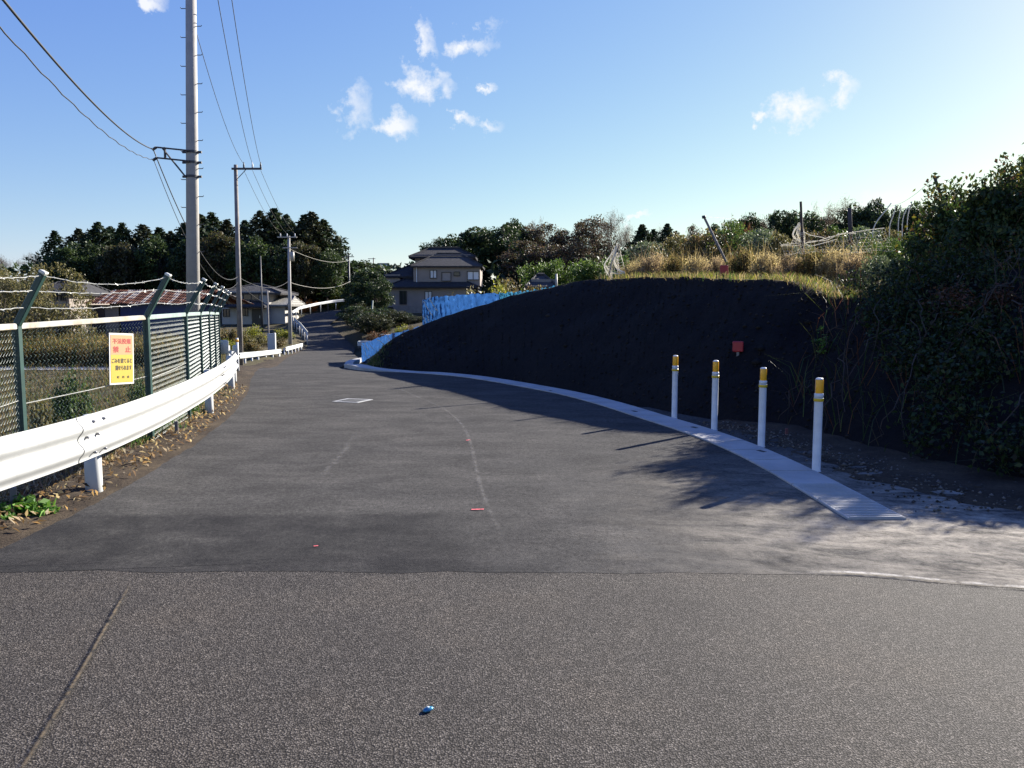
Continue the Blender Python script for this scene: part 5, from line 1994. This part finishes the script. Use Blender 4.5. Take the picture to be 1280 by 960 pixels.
# woodland floor seen below the crowns
n = 9000
xx = RNG.uniform(-85, 75, n); yy = RNG.uniform(112, 135, n)
zz = np.array([zground(a, b) for a, b in zip(xx, yy)]) + RNG.uniform(0, 1, n) ** 1.5 * 6
V, F, c = leaf_arrays(np.stack([xx, yy, zz], 1), 1.1, PAL['evergreen'] + PAL['cedar'], .3, .6)
tag(link('undergrowth', np_mesh('undergrowth', V, F, LEAF, c)), 'dark undergrowth filling the woods below the trees', None, None, 'stuff')

n = 22000
xx = -RNG.uniform(100, 420, n); yy = RNG.uniform(110, 150, n) + np.abs(xx) * .12
zz = np.array([zground(a, b) for a, b in zip(xx, yy)]) + RNG.uniform(0, 1, n) * (6 + 3 * np.sin(xx * .13) + 2 * np.sin(xx * .31))
V, F, c = leaf_arrays(np.stack([xx, yy, zz], 1), .9, PAL['evergreen'] + PAL['cedar'] + PAL['purple'], .3, .6)
tag(link('far_woods', np_mesh('far_woods', V, F, LEAF, c)), 'distant woods running off to the left beyond the field', None, None, 'stuff')

# gravel behind the bollards
n = 2600
yy = RNG.uniform(6.2, 11.2, n)
bx = np.interp(yy, [b[1] for b in BB[::-1]], [b[0] for b in BB[::-1]])
ox = np.interp(yy, [o[1] for o in OUT[:6]], [o[0] for o in OUT[:6]])
f = RNG.uniform(0, 1, n) ** .6
xx = ox + .12 + (bx + .15 - ox) * f
s = RNG.uniform(.006, .022, n) * (1 + 1.0 * (RNG.uniform(0, 1, n) > .97))
ico = np.array([[1, 0, 0], [-1, 0, 0], [0, 1, 0], [0, -1, 0], [0, 0, .7], [0, 0, -.7]])
IF = np.array([[0, 2, 4], [2, 1, 4], [1, 3, 4], [3, 0, 4], [2, 0, 5], [1, 2, 5], [3, 1, 5], [0, 3, 5]])
V = (ico[None] * s[:, None, None] * RNG.uniform(.6, 1.3, (n, 6, 1)) + np.stack([xx, yy, .006 + s * .35], 1)[:, None]).reshape(-1, 3)
F = (IF[None] + np.arange(n)[:, None, None] * 6).reshape(-1, 3)
c = np.repeat(np.array([(.10, .09, .075), (.065, .056, .048), (.16, .14, .12), (.04, .035, .03)])[RNG.integers(0, 4, n)], 6, 0)
STONE = leaf_mat('loose_stone', 0.0, .9, .2)
tag(link('gravel', np_mesh('gravel', V, F, STONE, c)), 'loose brown gravel between the white posts and the thicket', None, None, 'stuff')
mb = MB()
rows = []
for y in np.arange(6.0, 11.4, .1):
    b_ = float(np.interp(y, [b[1] for b in BB[::-1]], [b[0] for b in BB[::-1]])); o_ = float(np.interp(y, [o[1] for o in OUT[:6]], [o[0] for o in OUT[:6]]))
    e0 = o_ + .30 + .14 * sm_noise(y, 1, .35, 3) + max(0, (7.4 - y)) * .55
    e0 = min(e0, b_ + .1)
    rows.append([(e0 + (b_ + .25 - e0) * k / 6, y, .006 + (.05 * (k / 6) ** 2) + (.012 * sm_noise(y, k, .3) if k else 0)) for k in range(7)])
mb.grid(rows)
struct(mb.build('shoulder', VERGE, smooth=True))

# ------------------------------------------------------------------ blue tarpaulins
def tarp(name, label, pts, mat, ropes, amp=.12):
    """pts: (px_top, py_top, py_bottom, Y)"""
    w3 = [(P(a, b, Y), P(a, c, Y)) for a, b, c, Y in pts]
    base = w3[0][1].copy()
    t_ = thing(name, label, 'tarpaulin', base)
    n = 90
    top = spline([q[0] for q in w3], n); bot = spline([q[1] for q in w3], n)
    rows = []
    for k in range(13):
        s = k / 12
        rows.append([tuple(bot[i] * (1 - s) + top[i] * s - base + np.array([0, amp * sm_noise(i * .35, s * 2.2, .7, 3) + amp * .4 * sm_noise(i * .9, s * 5, .8, 7), amp * .28 * sm_noise(i * .2, 2, .9, 1) * s])) for i in range(n)])
    mb = MB(); mb.grid(rows); mb.build('sheet', mat, t_, True)
    for u0, s0, u1, s1 in ropes:
        i0, i1 = int(u0 * (n - 1)), int(u1 * (n - 1))
        mb = MB()
        path = []
        for k in range(9):
            s = k / 8; i_ = int(round(i0 + (i1 - i0) * s)); ss = s0 + (s1 - s0) * s
            path.append(Vector(bot[i_] * (1 - ss) + top[i_] * ss - base + np.array([0, amp * sm_noise(i_ * .35, ss * 2.2, .7, 3) - .05, 0])))
        mb.tube(path, .022, 5); mb.build('rope', NET, t_)
    return t_


tarp('blue_tarpaulin', 'low blue tarpaulin laced with white rope beside the kerb bend', [(452, 429, 452, 43), (462, 426.5, 455, 41), (477, 420.5, 450, 38.5), (490, 417, 445, 36), (510, 412.5, 430, 33), (527, 407, 420, 31)], TARP, [(.03, .95, .20, .05), (.09, .95, .2, .6), (.18, .95, .28, .6), (.2, .4, .28, .1), (.33, .95, .5, .5), (.52, .98, .62, .6)])
tarp('blue_tarpaulin', 'upper blue tarpaulin along the bank top below the weeds', [(528, 375.5, 409, 31), (540, 371.5, 409, 30.5), (560, 370, 404, 30), (590, 367.5, 398, 28.6), (625, 366.5, 390, 27.4)], TARP, [(.04, .95, .26, .4), (.2, .98, .36, .5), (.03, .45, .12, .1), (.14, .42, .2, .2)])
tarp('teal_tarpaulin', 'crumpled teal-blue tarpaulin continuing right along the bank top', [(624, 366.5, 390, 27.4), (650, 364.5, 384, 26.4), (672, 362, 380, 25.6), (696, 357, 374, 25)], TARP2, [], .16)

# ------------------------------------------------------------------ nets, stakes, markers on the plateau
def strand(mb, pts, r=.010):
    mb.tube([Vector(q) for q in spline(pts, 14)], r, 4)


def netting(mb, a, b, c, d, nu=9, nv=12, r=.004, sag=.1):
    a, b, c, d = (np.array(q) for q in (a, b, c, d))
    def pt(u, v):
        q = (a * (1 - u) + b * u) * (1 - v) + (d * (1 - u) + c * u) * v
        return q + np.array([.05 * math.sin(u * 9), .04 * math.sin(v * 8), -sag * 4 * v * (1 - v) + .02 * math.sin(u * 14 + v * 5)])
    for i in range(nu + 1):
        mb.tube([Vector(pt(i / nu, k / 10)) for k in range(11)], r, 3, cap=False)
    for j in range(nv + 1):
        mb.tube([Vector(pt(k / 10, j / nv)) for k in range(11)], r, 3, cap=False)


Yn = 21.0
def W3(px, py, Y, o): return tuple(P(px, py, Y) - o)
o = P(766, 350, Yn)
t = thing('garden_net', 'white garden net bunched over a bent stake at the bank edge', 'net', o)
mb = MB()
tip = W3(771, 307, Yn, o)
strand(mb, [tip, W3(764, 318, Yn, o), W3(757, 328, Yn, o), W3(756, 335, Yn, o), W3(764, 349, Yn, o)], .016)
strand(mb, [tip, W3(767, 320, Yn, o), W3(763, 336, Yn, o), W3(765, 349, Yn, o)], .02)
strand(mb, [tip, W3(769, 318, Yn, o), W3(768, 328, Yn, o), W3(774, 338, Yn, o), W3(781, 341, Yn, o)], .03)
strand(mb, [W3(769, 320, Yn, o), W3(772, 330, Yn, o), W3(775, 336, Yn, o)], .008)
strand(mb, [W3(757, 332, Yn, o), W3(764, 340, Yn, o), W3(772, 342, Yn, o), W3(781, 342, Yn, o)], .014)
netting(mb, tip, W3(773, 306, Yn, o), W3(782, 342, Yn + .3, o), W3(767, 342, Yn - .2, o), 5, 9, .004, .05)
netting(mb, tip, W3(767, 308, Yn, o), W3(764, 348, Yn, o), W3(756, 340, Yn + .2, o), 4, 8, .003, .0)
mb.build('netting', NET, t)
mb = MB(); mb.tube([W3(760, 352, Yn, o), W3(764, 330, Yn, o), W3(774, 306.5, Yn, o)], .018, 6); mb.build('stake', WOOD_POLE, t)

Yn = 17.5
o = P(1001, 320, Yn)
t = thing('garden_net', 'white garden net slung from a dark upright stake across the plateau plants', 'net', o)
mb = MB()
strand(mb, [W3(1000, 279, Yn, o), W3(993, 288, Yn, o), W3(992, 296, Yn, o), W3(1003, 303, Yn, o)], .018)
strand(mb, [W3(1001, 280, Yn, o), W3(996, 290, Yn, o), W3(999, 298, Yn, o), W3(1004, 304, Yn, o)], .010)
netting(mb, W3(1000, 279, Yn, o), W3(1001, 279, Yn, o), W3(1006, 304, Yn, o), W3(990, 302, Yn, o), 6, 10, .004, .0)
strand(mb, [W3(1003, 289, Yn, o), W3(1014, 294, Yn, o), W3(1030, 297, Yn, o)], .007)
strand(mb, [W3(976, 306, Yn, o), W3(1000, 304, Yn, o), W3(1020, 302, Yn, o), W3(1034, 297, Yn, o), W3(1062, 291, Yn, o), W3(1088, 287, Yn, o), W3(1105, 285, Yn, o)], .006)
strand(mb, [W3(976, 307, Yn, o), W3(996, 307, Yn, o), W3(1012, 302, Yn, o), W3(1034, 300, Yn, o), W3(1050, 292, Yn, o), W3(1070, 292, Yn, o)], .006)
strand(mb, [W3(1002, 300, Yn, o), W3(1012, 307, Yn, o), W3(1024, 305, Yn, o), W3(1046, 299, Yn, o)], .006)
netting(mb, W3(978, 306, Yn, o), W3(1034, 298, Yn, o), W3(1040, 314, Yn - 1, o), W3(982, 318, Yn - 1, o), 14, 5, .0018, .07)
netting(mb, W3(1034, 298, Yn, o), W3(1105, 286, Yn, o), W3(1120, 312, Yn - 2, o), W3(1050, 318, Yn - 1.5, o), 15, 6, .0018, .08)
mb.build('netting', NET, t)
mb = MB(); mb.tube([W3(1004, 326, Yn, o), W3(1001, 252, Yn, o)], .028, 6); mb.build('stake', WOOD_DARK, t)


def stake(label, a, b, Y, r, mat=WOOD_DARK, name='stake', top=None):
    o = P(*a, Y)
    t_ = thing(name, label, name.replace('_', ' '), o)
    mb = MB(); mb.tube([W3(a[0] + (a[0] - b[0]) * 1.2, a[1] + (a[1] - b[1]) * 1.2, Y, o), (0, 0, 0), W3(*b, Y, o)], r, 7); mb.build('shaft', mat, t_, True)
    if top:
        mb = MB(); mb.tube([W3(b[0], b[1] + 2, Y, o), W3(b[0] - .3, b[1] - 1.5, Y, o)], r * 1.6, 8); mb.build('cap', DARK_STEEL, t_, True)
    return t_


stake('dark pole leaning left over the dry bushes on the plateau', (903, 318), (880, 271), 18.6, .028, WOOD_POLE, 'leaning_pole', True)
stake('short dark post standing among plateau weeds below the bare tree', (1063, 290), (1062, 260), 24, .06, WOOD_DARK)
stake('dark post at the extreme right edge above the shrubs', (1279, 300), (1279, 197), 13.9, .035, WOOD_DARK)
t = stake('dark tilted pole with short crosspiece left of the tallest shrub', (1177, 247), (1168, 221), 30, .055, WOOD_DARK, 'tilted_pole')
mb = MB(); o = P(1177, 247, 30); mb.tube([W3(1167, 222.5, 30, o), W3(1173, 221.5, 30, o)], .05, 5); mb.build('crosspiece', WOOD_DARK, t)
wire('faint wire dropping left from the tilted pole on the right', P(1168, 221, 30), P(1090, 248, 60), .8, .008, CABLE_PALE)
wire('faint level wire from the leaning pole tip towards the right trees', P(880, 271, 18.6), P(936, 275, 60), .0, .003, CABLE)

HOOP = plain('pale_hoop', (.66, .60, .48), .5, .1, 6)
hoops = [((1092, 285), (1108, 262), (1114, 254)), ((1112, 284), (1117, 268), (1120, 256)), ((1123, 279), (1125, 266), (1126, 256)), ((1128, 280), (1131, 266), (1137, 256)), ((1134, 281), (1136, 264), (1140, 252)), ((1161, 276), (1157, 264), (1154, 252))]
for i, (a, b, c_) in enumerate(hoops):
    Y = 21 + i * .2
    o = P(*a, Y)
    lab_ = [f'{ORD[i]} of the pale bent hoops left of the thicket', 'rightmost of the pale bent hoops left of the thicket'][i == len(hoops) - 1]
    t_ = thing('tunnel_hoop', lab_, 'hoop', o, 0, 'pale garden tunnel hoops')
    mb = MB(); mb.tube([Vector(q) for q in spline([W3(a[0], a[1] + 30, Y, o), (0, 0, 0), W3(*b, Y, o), W3(*c_, Y, o)], 16)], .014, 6); mb.build('pipe', HOOP, t_, True)


def marker(px, py, w, h, label, dig=.0):
    hp = hit_bank(px, py + h / 2)
    if hp is None:
        q = P(px, py + h / 2, 16.5); hp = Vector(q)
    s = hp.y / 1000
    t_ = thing('survey_marker', label, 'marker', (hp.x, hp.y - .06, hp.z))
    t_.rotation_euler = (0, 0, -.3)
    mb = MB(); mb.box((0, 0, h * s / 2), (w * s, w * s * .5, h * s), bev=.012); mb.build('head', RED_PLASTIC, t_)
    mb = MB(); mb.box((0, 0, -.12), (.04, .04, .26)); mb.build('stake', WOOD_POLE, t_)
    return t_


marker(904, 338.5, 9.5, 13, 'red survey marker standing on the top edge of the dark bank')
marker(921, 433, 13, 13, 'red survey marker halfway down the black bank face')
g = G(983, 545)
t_ = thing('survey_marker', 'small pinkish survey peg behind the biggest white bollard', 'marker', (g[0], g[1], 0))
mb = MB(); mb.box((0, 0, .06), (.032, .032, .08), bev=.005); mb.build('head', plain('faded_peg_paint', (.16, .06, .06), .8, .3, 20), t_)
mb = MB(); mb.box((0, 0, .0), (.03, .03, .06)); mb.build('stake', WOOD_POLE, t_)

# ------------------------------------------------------------------ parked pickup behind the tarpaulin
o = P(446.5, 439, 56)
t = thing('pickup_truck', 'white light truck mostly hidden behind the low blue tarpaulin', 'truck', (o[0], o[1], zr(56) - .02), scale=.78)
mb = MB(); mb.box((1.7, .7, .62), (3.3, 1.4, .18), bev=.03); mb.build('chassis', DARK_STEEL, t)
mb = MB()
mb.box((1.0, .05, .95), (1.95, .05, .42), bev=.02); mb.box((1.0, 1.35, .95), (1.95, .05, .42), bev=.02); mb.box((.05, .7, .95), (.05, 1.25, .42), bev=.02); mb.box((1.0, .7, .74), (1.9, 1.25, .05))
mb.build('cargo_bed', WHITE_PAINT, t)
mb = MB()
cab = [(2.02, .72), (3.35, .72), (3.35, 1.15), (3.05, 1.72), (2.1, 1.78), (2.02, 1.72)]
o0 = [(x, .0, z) for x, z in cab] + [(x, 1.4, z) for x, z in cab]
mb.add(o0, [(0, 1, 2, 3, 4, 5), (11, 10, 9, 8, 7, 6)] + [((i + 1) % 6, i, i + 6, (i + 1) % 6 + 6) for i in range(6)])
cb = mb.build('cab', WHITE_PAINT, t)
mb = MB(); mb.box((2.6, -.005, 1.42), (.75, .012, .38)); mb.box((2.03, .7, 1.45), (.03, 1.0, .35)); mb.build('window', GLASS, cb)
for wx in (.55, 2.85):
    for wy in (.1, 1.3):
        mb = MB(); mb.tube([(wx, wy - .08, .27), (wx, wy + .08, .27)], .27, 16); w_ = mb.build('wheel', RUBBER_HOLE_SHADE, t)
        mb = MB(); mb.tube([(wx, wy - .085, .27), (wx, wy + .085, .27)], .15, 12); mb.build('rim', GALV, w_)

# netted post fence right of the climbing road
o = P(463, 415, 74)
t = thing('net_post', 'bluish-green post with netting below the beige house', 'post', o)
mb = MB(); mb.tube([(0, 0, -.5), (.25, 0, 2.9)], .07, 8); mb.build('shaft', plain('net_post_green', (.08, .14, .14), .6, .2, 5), t, True)
mb = MB(); netting(mb, (.1, 0, .2), (3.0, -2, .2), (3.0, -2, 1.6), (.2, 0, 1.8), 14, 10, .006, 0); mb.build('netting', WIRE_GREEN, t)

# ------------------------------------------------------------------ litter on the old asphalt
g = G(535, 889, -.004)
t = thing('crushed_can_tab', 'small crushed blue foil scrap lying on the old asphalt', 'litter', (g[0], g[1], .0), .3)
mb = MB(); mb.lathe((0, 0, 0), [(.022, 0), (.023, .006), (.017, .010), (.008, .012)], 12); mb.v = [(v[0], v[1] * .7 + .1 * v[0], v[2] + .12 * v[0]) for v in mb.v]
mb.build('scrap', plain('blue_foil', (.05, .22, .36), .3, .3, 60, metal=.4), t, True)
mb = MB(); mb.lathe((0, 0, .012), [(.006, 0), (.006, .002), (.002, .003)], 8); mb.build('foil_spot', plain('pale_foil', (.5, .6, .66), .3, .2, 60), t, True)

# ------------------------------------------------------------------ world
Wd = bpy.data.worlds.new('World'); S.world = Wd; Wd.use_nodes = True
nt = Wd.node_tree; ns, ls = nt.nodes, nt.links
ns.clear()
sky = N(ns, 'ShaderNodeTexSky', sky_type='NISHITA')
sky.sun_disc = False
sky.sun_elevation = R(SUN_EL); sky.sun_rotation = R(SUN_AZ)
sky.altitude = 50; sky.air_density = 1.0; sky.dust_density = .25; sky.ozone_density = 1.2
tc = N(ns, 'ShaderNodeTexCoord').outputs['Generated']
nz = N(ns, 'ShaderNodeTexNoise'); nz.inputs['Scale'].default_value = 34; nz.inputs['Detail'].default_value = 7; nz.inputs['Roughness'].default_value = .62
ls.new(tc, nz.inputs['Vector'])
nz2 = N(ns, 'ShaderNodeTexNoise'); nz2.inputs['Scale'].default_value = 9; nz2.inputs['Detail'].default_value = 4
ls.new(tc, nz2.inputs['Vector'])
wv = N(ns, 'ShaderNodeVectorMath', operation='SUBTRACT'); ls.new(nz.outputs['Color'], wv.inputs[0]); wv.inputs[1].default_value = (.5, .5, .5)
wv2 = N(ns, 'ShaderNodeVectorMath', operation='SCALE'); ls.new(wv.outputs[0], wv2.inputs[0]); wv2.inputs['Scale'].default_value = .07
wd = N(ns, 'ShaderNodeVectorMath', operation='ADD'); ls.new(tc, wd.inputs[0]); ls.new(wv2.outputs[0], wd.inputs[1])
CLOUDS = [(437, 131, 40, 36, 20), (497, 152, 36, 24, -15), (543, 104, 58, 26, 0), (590, 50, 48, 20, 14), (535, 45, 16, 40, 20), (580, 145, 34, 12, -28), (608, 158, 30, 14, 0), (613, 107, 13, 10, 0),
          (1005, 136, 38, 24, 0), (1056, 113, 24, 18, 0), (955, 150, 14, 9, 0), (1102, 249, 34, 14, 0), (185, 2, 36, 14, 0), (795, 268, 26, 6, 5)]
acc = None
for px, py, wx, wy, rot in CLOUDS:
    d0 = Vector(ray(px, py)).normalized()
    rt = d0.cross(Vector((0, 0, 1))).normalized(); up_ = rt.cross(d0).normalized()
    a_ = R(rot)
    e1 = rt * math.cos(a_) + up_ * math.sin(a_); e2 = up_ * math.cos(a_) - rt * math.sin(a_)
    sb = N(ns, 'ShaderNodeVectorMath', operation='SUBTRACT'); ls.new(wd.outputs[0], sb.inputs[0]); sb.inputs[1].default_value = d0
    q = []
    for e_, w_ in ((e1, wx), (e2, wy)):
        dp = N(ns, 'ShaderNodeVectorMath', operation='DOT_PRODUCT'); ls.new(sb.outputs[0], dp.inputs[0]); dp.inputs[1].default_value = e_ * (1000 / w_)
        q.append(math_n(ns, ls, 'POWER', dp.outputs['Value'], 2.0))
    v_ = math_n(ns, ls, 'SUBTRACT', 1.0, math_n(ns, ls, 'SQRT', math_n(ns, ls, 'ADD', q[0], q[1])))
    acc = v_ if acc is None else math_n(ns, ls, 'MAXIMUM', acc, v_)
nsum = math_n(ns, ls, 'ADD', math_n(ns, ls, 'MULTIPLY', math_n(ns, ls, 'SUBTRACT', nz.outputs['Fac'], .5), 2.6), math_n(ns, ls, 'MULTIPLY', math_n(ns, ls, 'SUBTRACT', nz2.outputs['Fac'], .5), .9))
cl = rng_map(ns, ls, math_n(ns, ls, 'ADD', acc, nsum), .28, 1.1, 0, .9)
cloud_col = N(ns, 'ShaderNodeRGB'); cloud_col.outputs[0].default_value = (6.6, 6.7, 6.9, 1)
sc_ = N(ns, 'ShaderNodeSeparateColor'); ls.new(sky.outputs[0], sc_.inputs[0])
cc_ = N(ns, 'ShaderNodeCombineColor')
for k_, (kk, gg) in enumerate(((.80, 1.06), (.822, .92), (.915, .28))):
    pw = math_n(ns, ls, 'POWER', math_n(ns, ls, 'MULTIPLY', sc_.outputs[k_], .15), gg)
    v_ = math_n(ns, ls, 'MULTIPLY', pw, kk / .15)
    if k_ == 2:
        v_ = math_n(ns, ls, 'MAXIMUM', v_, math_n(ns, ls, 'MULTIPLY', sc_.outputs[k_], .6))
    ls.new(v_, cc_.inputs[k_])
tint = cc_.outputs[0]
skyc = mix(ns, ls, cl, tint, cloud_col.outputs[0])
bg = N(ns, 'ShaderNodeBackground'); bg.inputs['Strength'].default_value = SKY_STRENGTH = .05
ls.new(skyc, bg.inputs['Color'])
wo = N(ns, 'ShaderNodeOutputWorld'); ls.new(bg.outputs[0], wo.inputs['Surface'])

sun = bpy.data.lights.new('sun', 'SUN'); sun.energy = 5.0; sun.angle = R(.5); sun.color = (1.0, .94, .85)
so = bpy.data.objects.new('sun', sun); COL.objects.link(so)
so.rotation_euler = SUN_DIR.to_track_quat('Z', 'Y').to_euler()

# ------------------------------------------------------------------ camera and render settings
cam = bpy.data.cameras.new('camera'); cam.sensor_width = 36; cam.lens = 36 * 1000 / 1280
cam.clip_end = 8000; cam.clip_start = .05
co = bpy.data.objects.new('camera', cam); COL.objects.link(co)
co.location = (0, 0, CAM_H); co.rotation_euler = (math.pi / 2 - PITCH, 0, 0)
S.camera = co
S.view_settings.view_transform = 'Standard'; S.view_settings.look = 'None'
S.view_settings.exposure = 1.6; S.view_settings.gamma = 1.0; S.view_settings.use_curve_mapping = False
S.render.engine = 'CYCLES'
S.cycles.use_denoising = True
S.cycles.max_bounces = 6; S.cycles.transparent_max_bounces = 8
S.cycles.use_adaptive_sampling = True
